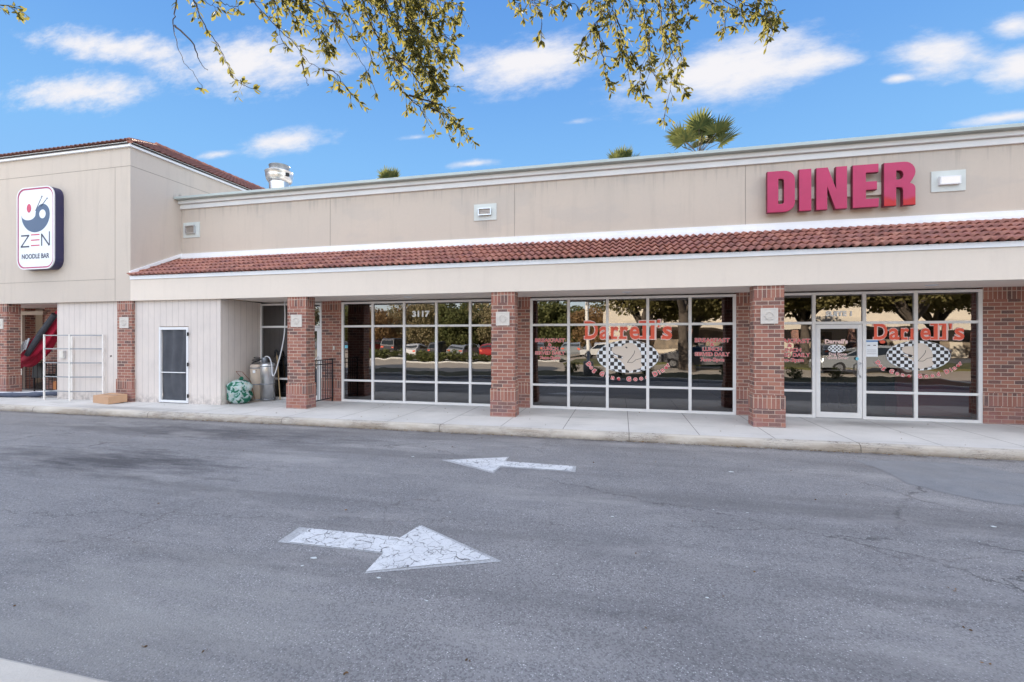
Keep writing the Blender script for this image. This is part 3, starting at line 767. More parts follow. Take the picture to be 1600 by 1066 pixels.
pr = [Vector((ex-run, ey+run+.33*i, ez+sl*run+.05)) for i in range(40)]
for i in range(39): m.tube([pr[i], pr[i+1]+Vector((0,.05,0))], [.10,.075], 8)
m.build('ridge_cap', TILE, T)
m = MB(); m.prism([(ex,ey+.05,ez-.02),(ex-run,ey+run,ez+sl*run-.05),(ex-run,TY1,ez+sl*run-.05),(ex,TY1,ez-.02)], (0,0,-.04)); m.box(TX0, ex-run, ey+run, TY1, ez+sl*run-.1, ez+sl*run-.05)
m.prism([(ex-.05,ey,ez-.02),(TX0,ey,ez-.02),(TX0,ey+run,ez+sl*run-.05),(ex-run,ey+run,ez+sl*run-.05)], (0,0,-.04)); m.build('roof_deck', DARKROOM, T)
m = MB(); m.box(TX0, XL, YF+.25, YW+1.2, 2.895, 2.94); m.build('soffit', SOFFIT, T)
# rake flashing where the canopy roof meets the tower
m = MB(); a = Vector((XL, YF-.04, 3.60)); b = Vector((XL, YW, 4.34))
m.prism([a, b, b+Vector((0,0,.10)), a+Vector((0,0,.085))], (.045, 0, 0)); m.build('rake_flashing', TRIMB, T, bevel=.004)
# brick pillars of the tower and brick wall at the patio
pillar(-13.205, 9.905, T, w=.52); pillar(-17.93, 9.905, T, w=.55)
m = MB(); m.box(-24.5, -19.62, YW+.1, YW+.4, .1, 2.9); m.box(-19.62, -18.7, YW+.6, YW+.9, .1, 2.9); m.box(-18.7, -15.4, YW+.1, YW+.4, .1, 2.9); m.build('patio_brick_wall', BRICK, T)
m = MB(); m.box(-19.68, -19.60, YW+.02, YW+.1, .14, 2.75); m.box(-19.68, -18.62, YW+.0, YW+.1, 2.66, 2.78); m.box(-19.36, -19.32, YW+.5, YW+.6, .14, 2.66)
m.build('patio_window_frame', mottled('tan_paint', (.55,.47,.40), None, 3, .2, .6), T)

# plywood walls
A = thing('plywood_wall', (-14.6, 10, SWZ), 'white plywood wall panel left of the first brick column, behind the metal rack', 'wall')
m = MB(); m.box(-15.78, -13.485, 10.0, 10.06, SWZ, 2.89); m.build('panel', SIDING, A)
m = MB(); m.box(-15.78, -15.72, 10.06, YW+.1, SWZ, 2.89); m.build('side_panel', SIDING, A)
m = MB(); m.lathe([(.001, 0),(.022, 0),(.022,.012)], 0, 0, 10); m.v = [Vector((-13.78+p.x, 10.0-p.z, 1.38+p.y)) for p in m.v]; m.build('lock', BLACK, A)
m = MB(); m.box(-15.62, -15.44, 9.95, 10.0, 1.30, 1.52); m.box(-15.60, -15.46, 9.94, 9.95, 1.32, 1.50); m.build('electrical_box', STEEL, A)
Bx = thing('plywood_enclosure', (-11.5, 10, SWZ), 'white plywood enclosure with a narrow screened door, right of the brick column', 'enclosure')
m = MB(); m.box(-12.94, -12.10, 10.0, 10.06, SWZ, 2.89); m.box(-11.14, -10.125, 10.0, 10.06, SWZ, 2.89); m.box(-12.10, -11.14, 10.0, 10.06, 2.19, 2.89)
m.build('front_panel', SIDING, Bx)
m = MB(); m.box(-10.185, -10.125, 10.06, YW, SWZ, 2.89); m.build('side_panel', SIDING, Bx)
m = MB(); f = .055
m.box(-12.10, -12.10+f, 9.975, 10.04, SWZ+.02, 2.17); m.box(-11.14-f, -11.14, 9.975, 10.04, SWZ+.02, 2.17); m.box(-12.10+f, -11.14-f, 9.977, 10.04, 2.10, 2.17); m.box(-12.10+f, -11.14-f, 9.977, 10.04, SWZ+.02, SWZ+.08)
dr = m.build('screened_door', WHITE, Bx, bevel=.003)
m = MB(); vs = []; fs = []; nx, nz = 30, 40
for j in range(nz+1):
    for i in range(nx+1):
        u, v = i/nx, j/nz; x = -12.03+.82*u; z = .2+1.9*v
        fold = .03*math.sin((u*9+2.2*v*(1-u)+.6*math.sin(v*5))*2.1)*(.4+.6*v)
        vs.append((x, 10.02+fold, z))
for j in range(nz):
    for i in range(nx): a = j*(nx+1)+i; fs.append((a, a+1, a+nx+2, a+nx+1))
m.add(vs, fs, 0, True)
CLOTH = mottled('grey_shade_cloth', (.045,.05,.062), (.085,.09,.105), 2, .5, .75)
m.build('screen_cloth', CLOTH, dr)
m = MB(); m.box(-12.02, -11.22, 9.972, 9.99, .95, .975); m.build('crossbar', WHITE, dr)
for z in (.35, 1.18, 1.98):
    m = MB(); m.box(-11.15, -11.11, 9.955, 9.975, z-.045, z+.045); m.tube([(-11.13,9.95,z-.05),(-11.13,9.95,z+.05)], .010, 6); m.build('hinge', BLACK, dr)
# ------------------------------------------------------------------ DINER letters
PINK = Mat('faded_magenta_letter', (.60,.055,.19), .45); _p = PINK
c = _p.mix(_p.rng(_p.noise(_p.ob, 3, 5, .6), .3, .75), (.46,.032,.115), (.38,.028,.095))
c = _p.mix(_p.rng(_p.noise(_p.ob, 30, 4, .7), .66, .74, 0, .8), c, (.16,.03,.06))
x, y, z = _p.sep(_p.ob)
rd = _p.math('MULTIPLY', _p.math('GREATER_THAN', x, 5.3), _p.rng(_p.math('SUBTRACT', z, _p.math('MULTIPLY', _p.noise(_p.ob, 4, 3), .25)), 4.665, 4.60))
c = _p.mix(rd, c, (.45,.015,.02)); _p.color(c); PINK = _p.m
PINKS = mottled('letter_return_metal', (.20,.02,.045), (.11,.02,.035), 5, .4, .5)
def poly_letter(ch):
    # unit height 1, returns width, splines
    if ch == 'D':
        w_ = .60
        return w_, [[(0,0),(.36,0)]+arc(.36,.22,.24,.22,-90,0,6)[1:]+arc(.36,.78,.24,.22,0,90,6)+[(0,1)],
                    [(.245,.20),(.30,.20)]+arc(.30,.25,.06,.05,-90,0,4)[1:]+arc(.30,.75,.06,.05,0,90,4)+[(.245,.80)]]
    if ch == 'I': return .265, [[(0,0),(.265,0),(.265,1),(0,1)]]
    if ch == 'N': return .645, [[(0,0),(.235,0),(.235,.52),(.40,0),(.645,0),(.645,1),(.41,1),(.41,.50),(.245,1),(0,1)]]
    if ch == 'E': return .53, [[(0,0),(.52,0),(.53,.20),(.27,.20),(.27,.40),(.49,.40),(.49,.60),(.27,.60),(.27,.80),(.52,.80),(.52,1),(0,1)]]
    if ch == 'R':
        return .63, [[(0,0),(.25,0),(.25,.42),(.31,.42)]+arc(.30,.34,.08,.08,90,0,4)+[(.38,0),(.63,0),(.63,.36)]+arc(.49,.38,.14,.13,0,75,4)+
                     arc(.41,.76,.22,.24,-35,90,8)+[(0,1)],
                    [(.25,.60),(.30,.60)]+arc(.31,.70,.075,.10,-90,90,6)+[(.25,.80)]]
S = thing('diner_sign', (4.5, YW, 5.07), 'big faded pink capital letters reading DINER on the upper wall', 'sign')
for ch, xa, xb in (('D',3.115,3.665),('I',3.742,3.982),('N',4.073,4.658),('E',4.758,5.245),('R',5.328,5.895)):
    w_, sp = poly_letter(ch); s_ = .905; kx = (xb-xa)/w_
    vs, fs = curve_geo([[(p[0]*kx, p[1]*s_) for p in q] for q in sp], .09, .012)
    m = MB(); m.merge(vs, fs, 0, wallM(xa, YW-.075-.06, 4.617))
    bm_mi = []
    for i, f in enumerate(m.f):
        a, b, c_ = (m.v[f[0]], m.v[f[1]], m.v[f[2]]); nn = (b-a).cross(c_-a)
        m.mi[i] = 0 if nn.length and abs(nn.normalized().y) > .5 else 1
    m.build('letter', [PINK, PINKS], S)
m = MB(); m.box(3.3, 5.35, YW-.075, YW, 4.90, 5.16); m.build('raceway', STUC_L, S, bevel=.004)

# ------------------------------------------------------------------ noodle bar sign box
Z = thing('noodle_bar_sign', (-16.08, YF, 4.97), 'tall white rounded sign box reading ZEN NOODLE BAR with a bowl emblem', 'sign')
sx0, sz0, sw, sh = -16.79, 3.82, 1.42, 2.32; yf = YF-.24
def rrect(x0, z0, w_, h_, r, n=6):
    return arc(x0+r, z0+r, r, r, 180, 270, n)+arc(x0+w_-r, z0+r, r, r, 270, 360, n)+arc(x0+w_-r, z0+h_-r, r, r, 0, 90, n)+arc(x0+r, z0+h_-r, r, r, 90, 180, n)
def slab(name, splines, y0, y1, mat, parent):
    vs, fs = curve_geo(splines, abs(y1-y0))
    m = MB(); m.merge(vs, fs, 0, wallM(sx0, (y0+y1)/2, sz0)); return m.build(name, mat, parent)
NAVY = mottled('navy_sign_return', (.03,.03,.09), (.05,.04,.08), 5, .3, .4)
CRIM = Mat('crimson_border', (.38,.03,.13), .4).m
FACE = mottled('white_acrylic_face', (.72,.77,.82), (.62,.68,.75), 2, .3, .3)
EMB = Mat('slate_blue_print', (.035,.08,.17), .4).m; EMBR = Mat('red_print', (.50,.03,.10), .4).m; INK = Mat('navy_print', (.02,.025,.07), .4).m
slab('cabinet', [rrect(0, 0, sw, sh, .28)], yf+.03, YF, NAVY, Z)
slab('rim', [rrect(0, 0, sw, sh, .28), rrect(.03, .03, sw-.06, sh-.06, .255)], yf, yf+.03, WHITE, Z)
slab('border', [rrect(.03, .03, sw-.06, sh-.06, .255), rrect(.062, .07, sw-.124, sh-.14, .235)], yf+.008, yf+.03, CRIM, Z)
slab('face_panel', [rrect(.062, .07, sw-.124, sh-.14, .235)], yf+.012, yf+.03, FACE, Z)
ft = yf+.009; fb = yf+.012
def U(u, v): return (u*sw, (1-v)*sh)
# bowl: a yin-yang shaped crescent with a raised right lobe
R1 = .262*sw*1.45; cx, cz = U(.50, .325); cz = (1-.335)*sh
big = arc(cx, cz, R1, R1*.93, 180, 360, 24); rl = R1/2
shape = big + arc(cx+rl, cz, rl, rl*1.06, 0, 180, 12)[1:] + arc(cx-rl, cz, rl, rl*.55, 360, 180, 12)[1:-1]
slab('bowl_emblem', [shape], ft, fb, EMB, Z)
slab('white_dot', [arc(cx+rl, cz+.0, .12, .125, 0, 342, 18)], ft-.002, fb-.001, FACE, Z)
slab('red_dot', [arc(cx-rl+.02, cz+.19, .085, .125, 0, 342, 18)], ft, fb, EMBR, Z)
for (a, b) in (((.50,.29),(.68,.115)),((.64,.245),(.82,.145))):
    (x0, z0), (x1, z1) = U(*a), U(*b); m = MB(); dd = Vector((x1-x0, 0, z1-z0)); n_ = Vector((-dd.z, 0, dd.x)).normalized()
    o_ = Vector((sx0+x0, ft, sz0+z0))
    for f0, f1, t_ in ((0,.78,.011),(.82,.88,.017),(.90,1.,.019)):
        m.prism([o_+dd*f0-n_*t_, o_+dd*f1-n_*t_, o_+dd*f1+n_*t_, o_+dd*f0+n_*t_], (0, .003, 0))
    m.build('chopstick', INK, Z)
def stroke(m, pts, r):
    for (a, b) in zip(pts, pts[1:]):
        (x0, z0), (x1, z1) = U(*a), U(*b); dd = Vector((x1-x0, 0, z1-z0)); u_ = dd.normalized(); n_ = Vector((-u_.z, 0, u_.x)); o_ = Vector((sx0+x0, ft, sz0+z0))-u_*r*.6; dd = dd+u_*r*1.2
        m.prism([o_-n_*r, o_+dd-n_*r, o_+dd+n_*r, o_+n_*r], (0, .003, 0))
m = MB(); stroke(m, [(.12,.585),(.32,.585)], .022); stroke(m, [(.31,.59),(.12,.715)], .020); stroke(m, [(.11,.72),(.32,.72)], .022)
m.build('lettering', INK, Z)
m = MB()
for v in (.58,.645,.71): stroke(m, [(.385,v),(.60,v)], .017)
m.build('lettering', EMBR, Z)
m = MB(); stroke(m, [(.665,.715),(.665,.58)], .020); stroke(m, [(.665,.58),(.86,.715)], .022); stroke(m, [(.87,.715),(.87,.555)], .018); m.build('lettering', INK, Z)
vs, fs, w_ = text_geo('NOODLE BAR', .185, .03); k = .74*sw/w_
m = MB(); m.merge([Vector((v.x*k, v.y, 0)) for v in vs], fs, 0, wallM(sx0+.50*sw, ft, sz0+(1-.868)*sh)); m.build('lettering', INK, Z)

# ------------------------------------------------------------------ vinyl lettering on the glass
VR = Mat('red_vinyl', (.80,.12,.065), .5).m; VP = Mat('pale_pink_vinyl', (.88,.64,.60), .5).m
VW = Mat('white_vinyl', (.84,.87,.90), .5).m; VB = Mat('black_vinyl', (.035,.03,.03), .5).m; VD = Mat('tan_vinyl', (.70,.61,.52), .5).m
VWR = Mat('red_outline_vinyl', (.62,.07,.09), .5).m
YG = YW-.009
SER = {'D':[(-.02,0,.2),(-.02,.66,.2)], 'r':[(-.03,0,.36)], 'l':[(-.06,0,.30),(-.08,.66,.14)], 'a':[(.40,0,.2)], 'e':[], 's':[(-.03,.0,.12)], "'":[]}
def logo_text(cx, z, W, name, parent, hmul=1.0, outline=.035):
    """serif-like lettering built letter by letter"""
    m = MB(); word = "Darrell's"; xs = []; x = 0
    adv = {'D':.78,'a':.60,'r':.50,'e':.60,'l':.42,"'":.26,'s':.56}
    for ch in word: xs.append(x); x += adv[ch]
    k = W/x; sz = k*1.0
    for layer, (off, dy, mi) in enumerate(((.055, 0, 1), (.022, -.0025, 0))):
        for ch, xx in zip(word, xs):
            vs, fs, w_ = text_geo(ch, 1, off)
            x0 = min(v.x for v in vs)
            wl = min((adv[ch]-.07)/w_, 1.5) if ch not in "'" else 1
            if ch == 'l': x0 -= .075/wl
            M = wallM(cx-W/2+(xx+.03)*k, YG+dy-layer*.0006, z)
            m.merge([Vector(((v.x-x0)*wl*k, v.y*k*hmul*1.05, 0)) for v in vs], fs, mi, M)
            e = off*.9
            for (sx_, sy_, sw_) in SER[ch]:
                m.merge([Vector(((sx_-e)*k, (sy_-e)*k*hmul, .0004)), Vector(((sx_+sw_+e)*k, (sy_-e)*k*hmul, .0004)), Vector(((sx_+sw_+e)*k, (sy_+.06+e)*k*hmul, .0004)), Vector(((sx_-e)*k, (sy_+.06+e)*k*hmul, .0004))], [(0,1,2,3)], mi, M)
    return m.build(name, [VR, VP], parent)
def arc_text(cx, cz, rx, rz, parent, size, a0=208, a1=332):
    m = MB(); txt = 'Dog Gone Good Diner'; wt = [{' ':.55,'o':.95,'D':1.15,'G':1.2,'i':.55,'r':.75}.get(c, 1) for c in txt]; tot = sum(wt); acc = 0
    for c, w_ in zip(txt, wt):
        t = (acc+w_/2)/tot; acc += w_
        if c == ' ': continue
        a = R(a0+(a1-a0)*t); px, pz = cx+rx*math.cos(a), cz+rz*math.sin(a)
        tx, tz = -rx*math.sin(a), rz*math.cos(a); ang = math.atan2(tz, tx)
        for (off, dy, mi) in ((.10, 0, 1), (.03, -.0025, 0)):
            vs, fs, _ = text_geo(c, size, off)
            m.merge(vs, fs, mi, wallM(px, YG+dy, pz, 1, ang))
    return m.build('arc_lettering', [VWR, VP], parent)
DOG = [(540,480),(560,462),(600,447),(650,444),(690,450),(715,430),(745,405),(800,392),(870,400),(915,435),(945,470),(968,505),(985,545),(995,590),(990,640),(984,690),(1010,742),(965,780),(920,792),(880,800),(850,815),(828,832),(800,815),(770,800),(745,780),(738,735),(712,700),(680,665),(640,640),(600,622),(570,607),(556,590),(600,592),(640,625),(704,637),(706,597),(640,578),(590,575),(560,545),(545,515)]
def dog_decal(cx, cz, s, label):
    g = thing('window_sign', (cx, YG, cz), label, 'window sign', 'round diner emblems on the shop windows')
    rx, rz = .715*s, .388*s
    m = MB(); m.add([(cx+x, YG, cz+z) for x, z in arc(0, 0, rx, rz, 0, 355, 71)], [list(range(72))])
    p = .0885*s; nx = int(rx/p)+1; nz = int(rz/p)+1
    for i in range(-nx, nx+1):
        for j in range(-nz, nz+1):
            if (i+j) % 2: continue
            q = []
            for (a, b) in ((0,0),(1,0),(1,1),(0,1)):
                x, z = (i+a-.5)*p, (j+b-.5)*p; rr = math.hypot(x/(rx-.004), z/(rz-.004))
                if rr > 1: x, z = x/rr, z/rr
                q.append((cx+x, YG-.0012, cz+z))
            ar = abs((q[1][0]-q[0][0])*(q[2][2]-q[1][2]))
            if ar > 1e-5: m.add(q, [(0,1,2,3)], 1)
    m.build('checkered_oval', [VW, VB], g)
    D = [((x-780)*.001526*s, (600-y)*.00157*s) for x, y in DOG]
    vs, fs = curve_geo([D], 0); m = MB(); m.merge(vs, fs, 0, wallM(cx, YG-.0025, cz))
    def ln(pts, r):
        for a, b in zip(pts, pts[1:]):
            a = Vector(((a[0]-780)*.001526*s, (600-a[1])*.00157*s, .0012)); b = Vector(((b[0]-780)*.001526*s, (600-b[1])*.00157*s, .0012))
            dd = (b-a); u_ = dd.normalized()*r*.4; n_ = Vector((-dd.y, dd.x, 0)).normalized()*r
            m.merge([a-n_-u_, b-n_+u_, b+n_+u_, a+n_-u_], [(0,1,2,3)], 1, wallM(cx, YG-.0025, cz))
    ln([(890,510),(885,545),(865,580),(835,620),(805,655),(780,690)], .006*s); ln([(780,690),(850,692),(885,670),(905,648),(945,638),(985,626)], .005*s)
    ln([(565,550),(600,572),(660,585),(706,600)], .007*s); ln([(755,455),(775,470)], .014*s)
    m.build('dog_head', [VD, VB], g)
    logo_text(cx+.01*s, cz+.43*s, 2.04*s, 'name_lettering', g, 1.28)
    arc_text(cx, cz+.02*s, 1.03*s, .60*s, g, .135*s, 199, 341)
    return g
dog_decal(.137, 1.435, 1.0, 'wide dog emblem on a checkered oval with red lettering, on the centre window')
dog_decal(6.03, 1.505, .80, 'smaller dog emblem on a checkered oval with red lettering, right of the glass door')
def hours(cx, zs, label, W=.74):
    g = thing('window_lettering', (cx, YG, zs[0]), label, 'window lettering', 'opening hours lettering on the glass')
    for (t, z, wd, h_) in (('BREAKFAST', zs[0], W, .105),('&', zs[1], .09, .09),('LUNCH', zs[2], W*.55, .095),('SERVED DAILY', zs[3], W, .095),('7am-2pm', zs[4], W*.68, .09)):
        m = MB()
        for (off, dy, mi) in ((.055, 0, 1), (.015, -.002, 0)):
            vs, fs, w_ = text_geo(t, 1, off); w0 = text_geo(t, 1, .02)[2]
            m.merge([Vector((v.x*wd/w0, v.y*h_*.86/.72, 0)) for v in vs], fs, mi, wallM(cx, YG+dy, z-h_/2))
        m.build('text_line', [VWR, VP], g)
hours(-1.72, (1.83,1.725,1.625,1.515,1.40), 'pink opening hours lettering on the left end pane of the centre window')
hours(2.02, (1.835,1.735,1.63,1.515,1.39), 'pink opening hours lettering on the right end pane of the centre window')
hours(3.62, (1.82,1.72,1.62,1.51,1.40), 'pink opening hours lettering on the pane between brick pillar and glass door', .80)
# small emblem on the glass door
g = thing('door_emblem', (4.50, YG, 1.6), 'small oval diner emblem with red lettering on the glass door', 'window sign')
m = MB(); m.add([(4.53+x, YG-.007, 1.645+z) for x, z in arc(0, 0, .17, .085, 0, 350, 35)], [list(range(36))]); 
for i in range(-4, 5):
    for j in range(-2, 3):
        if (i+j) % 2 == 0 and math.hypot(i*.036/.165, j*.036/.08) < .9: m.add([(4.53+i*.036-.016, YG-.009, 1.645+j*.036-.016), (4.53+i*.036+.016, YG-.009, 1.645+j*.036-.016), (4.53+i*.036+.016, YG-.009, 1.645+j*.036+.016), (4.53+i*.036-.016, YG-.009, 1.645+j*.036+.016)], [(0,1,2,3)], 1)
m.build('checkered_oval', [VW, VB], g)
m = MB(); vs, fs, w_ = text_geo("Darrell's", .12, .05); m.merge([Vector((v.x*.44/w_, v.y, 0)) for v in vs], fs, 0, wallM(4.52, YG-.009, 1.76)); m.build('name_lettering', VP, g)
for (t, z) in (('Dog Gone', 1.50), ('Good Diner', 1.42)):
    m = MB(); vs, fs, w_ = text_geo(t, .08, .03); m.merge(vs, fs, 0, wallM(4.55, YG-.009, z)); m.build('text_line', VP, g)
def white_text(t, cx, zc, h_, wd, label, name='window_number'):
    m = MB(); vs, fs, w_ = text_geo(t, 1, .05); m.merge([Vector((v.x*wd/w_, v.y*h_/.70, 0)) for v in vs], fs, 0, wallM(cx, YG, zc-h_/2))
    tag(m.build(name, VW, loc=(cx, YG, zc)), label, 'window lettering')
white_text('3117', -5.155, 2.52, .145, .50, 'white street number 3117 on the upper pane of the left window')
white_text('SUITE 1', 4.57, 2.40, .10, .50, 'white SUITE 1 lettering above the glass door', 'suite_lettering')
def poster(x0, x1, z0, z1, label, bands, name='poster', dy=0):
    m = MB(); m.box(x0, x1, YG-.004-dy, YG-dy, z0, z1, 0)
    for (a, b, c_, d_, mi) in bands: m.box(x0+a, x0+b, YG-.006-dy, YG-.004-dy, z0+c_, z0+d_, mi)
    tag(m.build(name, [VW, Mat('blue_print', (.10,.25,.5), .5).m, VB, VR], loc=(x0, YG, z0)), label, name)
poster(5.078, 5.30, 1.475, 1.84, 'white notice with a blue heading taped inside the pane right of the door', [(.0,.222,.315,.35,1),(.03,.08,.235,.25,2),(.14,.19,.235,.25,2),(.02,.2,.06,.065,2),(.02,.2,.10,.105,2),(.02,.2,.14,.145,2)])
poster(5.49, 5.70, 2.02, 2.165, 'white sheet of paper taped high on the pane, above the red lettering', [(.06,.12,.05,.06,2)], dy=-.012)
m = MB(); m.add([(5.385+x, YG-.002, 1.79+z) for x, z in arc(0, 0, .055, .035, 0, 340, 17)], [list(range(18))]); tag(m.build('sticker', VR, loc=(5.385, YG, 1.79)), 'small orange round sticker beside the white notice', 'sticker', 'round stickers on the glass')
CY = Mat('cyan_vinyl', (.18,.55,.68), .5).m
m = MB(); m.add([(4.905+x, YW-.04, 1.43+z) for x, z in arc(0, 0, .03, .035, 0, 340, 17)], [list(range(18))]); tag(m.build('sticker', CY, loc=(4.905, YG, 1.43)), 'pale blue round sticker on the door edge above the pull handle', 'sticker', 'round stickers on the glass')
m = MB(); m.box(-7.41, -7.32, YG-.004, YG, 1.60, 1.68); tag(m.build('sticker', CY, loc=(-7.37, YG, 1.64)), 'small blue square sticker at the left edge of the left window', 'sticker')
m = MB(); m.box(-7.74, -7.69, YW-.075, YW-.04, 1.55, 1.66, 0); m.box(-7.73, -7.70, YW-.08, YW-.075, 1.58, 1.63, 0)
tag(m.build('door_bell_box', PLAQ, loc=(-7.7, YW-.04, 1.55)), 'small white box mounted on the brick pier left of the left window', 'wall box')
# ------------------------------------------------------------------ things under the canopy
def railing(name, p0, p1, h, nb, label, group='black iron railings'):
    p0 = Vector(p0); p1 = Vector(p1); r = thing(name, p0, label, 'railing', group)
    u = (p1-p0); L_ = u.length; u.normalize()
    def bar(m, a, b, s=.011): m.tube([a, b], s, 4, smooth=False)
    for z in (h-.015, h-.13, .10):
        m = MB(); bar(m, p0+Vector((0,0,z)), p1+Vector((0,0,z)), .017); m.build('rail', IRON, r)
    for e in (p0, p1): m = MB(); bar(m, e, e+Vector((0,0,h)), .020); m.build('post', IRON, r)
    for i in range(1, nb):
        a = p0+u*(L_*i/nb); m = MB(); bar(m, a+Vector((0,0,.1)), a+Vector((0,0,h-.02)), .009); m.build('baluster', IRON, r)
railing('iron_railing', (-7.70, 10.32, SWZ), (-7.75, 11.32, SWZ), 1.17, 9, 'short black iron railing between the brick pillar and the left window')
railing('iron_railing', (-19.2, 11.0, SWZ), (-15.9, 11.0, SWZ), 1.0, 20, 'long black iron railing of the patio at the far left edge')
# stainless tank pair
def tank(x, y, r, h, label, mat, cap=True):
    t = thing('steel_tank', (x, y, SWZ), label, 'tank', 'metal tanks in the corner')
    m = MB(); z = SWZ; m.lathe([(.001,z),(r,z),(r,z+h-.07),(r*.94,z+h-.025),(r*.6,z+h),(.001,z+h+.005)], x, y, 28); m.build('vessel', mat, t)
    for zz in (.03, .45, h-.12):
        m = MB(); m.lathe([(r,z+zz),(r+.007,z+zz+.004),(r+.007,z+zz+.026),(r,z+zz+.03)], x, y, 28); m.build('band', STEELD, t)
    return t
TANKC = mottled('cream_tank_jacket', (.62,.52,.42), (.5,.44,.38), 5, .35, .4)
a = tank(-9.83, 10.88, .15, 1.02, 'slim cream coloured tank standing left of the steel one', TANKC)
m = MB(); m.box(-9.80, -9.72, 10.725, 10.735, .92, 1.0); m.build('label_plate', VW, a)
b = tank(-9.62, 11.05, .20, 1.06, 'tall stainless steel tank with a hose on its top, beside the dark window', STEEL)
m = MB(); m.lathe([(.001,1.2),(.075,1.2),(.075,1.32),(.05,1.34),(.001,1.345)], -9.68, 11.02, 16); m.build('valve_head', STEELD, b)
hp = []
ctrl = [(-9.68,11.02,1.33),(-9.60,11.0,1.37),(-9.50,11.0,1.33),(-9.43,11.0,1.15),(-9.41,11.0,.90),(-9.38,11.0,.83),(-9.33,11.02,.92),(-9.26,11.05,1.2),(-9.18,11.1,1.6),(-9.12,11.12,2.0),(-9.10,11.12,2.4),(-9.11,11.12,2.9)]
def smooth_path(c, n=6):
    c = [Vector(p) for p in c]; out = []
    for i in range(len(c)-1):
        p0, p1, p2, p3 = c[max(i-1,0)], c[i], c[i+1], c[min(i+2,len(c)-1)]
        for k in range(n):
            t = k/n; out.append(.5*((2*p1)+(p2-p0)*t+(2*p0-5*p1+4*p2-p3)*t*t+(3*p1-p0-3*p2+p3)*t**3))
    return out+[c[-1]]
m = MB(); m.tube(smooth_path(ctrl), .016, 8); tag(m.build('hose', WHITE, loc=(-9.68,11.02,1.3)), 'white hose looping from the steel tank up to the soffit', 'hose')
m = MB(); m.tube([(-9.36,11.25,SWZ),(-9.52,11.3,1.5)], .016, 6); br = thing('mop', (-9.36,11.25,SWZ), 'mop with wooden handle leaning behind the steel tank', 'mop'); m.build('handle', mottled('bare_wood', (.5,.36,.2), None, 6, .3, .6), br)
m = MB(); rn = random.Random(3)
for i in range(14):
    a_ = rn.uniform(0, 6.28); q = Vector((-9.52, 11.3, 1.5)); e = q+Vector((.09*math.cos(a_), .03*math.sin(a_), -.02-.2*rn.random())); m.tube([q, (q+e)/2+Vector((0,0,.07)), e], .011, 4)
m.build('mop_head', BLACK, br)
# coiled cables on the slim tank
m = MB()
for i, (rr, zz) in enumerate(((.12,1.19),(.10,1.24),(.13,1.28),(.09,1.33))):
    m.tube([(-9.83+rr*math.cos(t/10*6.28)+.01*i, 10.88+rr*.7*math.sin(t/10*6.28), zz+.02*math.sin(t*.6+i)) for t in range(11)], .009, 5, cap=False)
tag(m.build('cable_coil', BLACK, loc=(-9.83,10.88,1.18)), 'loose coils of black cable lying on the slim cream tank', 'cable')
# wire hand cart
hc = thing('wire_cart', (-10.0, 10.75, SWZ), 'thin rusty wire cart frame standing behind the green sack', 'cart')
m = MB(); m.tube([(-10.08,10.95,.2),(-10.08,10.95,.92),(-9.98,10.85,1.0),(-9.70,10.75,1.0)], .008, 5); m.build('side_frame', RUST, hc)
m = MB(); m.tube([(-10.08,10.45,.98),(-9.78,10.35,.98),(-9.66,10.5,.72),(-9.96,10.6,.72),(-10.08,10.45,.98)], .007, 5); m.build('handle_loop', RUST, hc)
m = MB(); m.tube([(-9.96,10.6,.72),(-9.98,10.7,.2)], .008, 5); m.tube([(-9.66,10.5,.72),(-9.7,10.7,.2)], .008, 5); m.build('leg_frame', RUST, hc)
# green mesh sack full of cloths
sk = thing('mesh_sack', (-9.86, 10.30, SWZ), 'bulging green mesh sack stuffed with pale cloths on the sidewalk', 'sack')
m = MB(); nu, nv = 36, 26; vs = []; fs = []
cm = Vector((-9.86, 10.34, SWZ))
for j in range(nv+1):
    v = j/nv; th = math.pi*v
    for i in range(nu):
        a_ = 2*math.pi*i/nu; rr = .30*math.sin(th)**.62; z = .31-.31*math.cos(th)
        dv = Vector((math.cos(a_)*rr, math.sin(a_)*rr*.85, 0)); k_ = 1+.26*noise.noise(Vector((math.cos(a_)*2, math.sin(a_)*2, z*5)))+.16*noise.noise(Vector((math.cos(a_)*5, math.sin(a_)*5, z*11)))
        if z > .5: k_ *= 1-.9*(z-.5)
        vs.append(cm+Vector((dv.x*k_, dv.y*k_, max(.0, z*1.02+.02*noise.noise(Vector((a_*2, z*8, 1)))))))
for j in range(nv):
    for i in range(nu): fs.append((j*nu+i, j*nu+(i+1) % nu, (j+1)*nu+(i+1) % nu, (j+1)*nu+i))
m.add(vs, fs, 0, True)
sm = Mat('cloths_in_green_mesh', (.1,.3,.2), .8); n_ = sm.noise(sm.ob, 7.5, 3, .5, .6)
c = sm.ramp(n_, [(.36,(.01,.10,.06)),(.46,(.015,.16,.10)),(.50,(.35,.48,.47)),(.58,(.50,.58,.60)),(.72,(.42,.44,.33))])
gx = sm.math('MAXIMUM', sm.rng(sm.math('ABSOLUTE', sm.math('SUBTRACT', sm.math('FRACT', sm.math('MULTIPLY', sm.math('ADD', sm.sep(sm.ob)[0], sm.sep(sm.ob)[2]), 38.)), .5)), .10, .06), sm.rng(sm.math('ABSOLUTE', sm.math('SUBTRACT', sm.math('FRACT', sm.math('MULTIPLY', sm.math('SUBTRACT', sm.sep(sm.ob)[0], sm.sep(sm.ob)[2]), 38.)), .5)), .10, .06))
sm.color(sm.mix(sm.math('MULTIPLY', gx, .5), c, (.01,.12,.07))); sm.bump(n_, .8, .05)
m.build('bag', sm.m, sk)
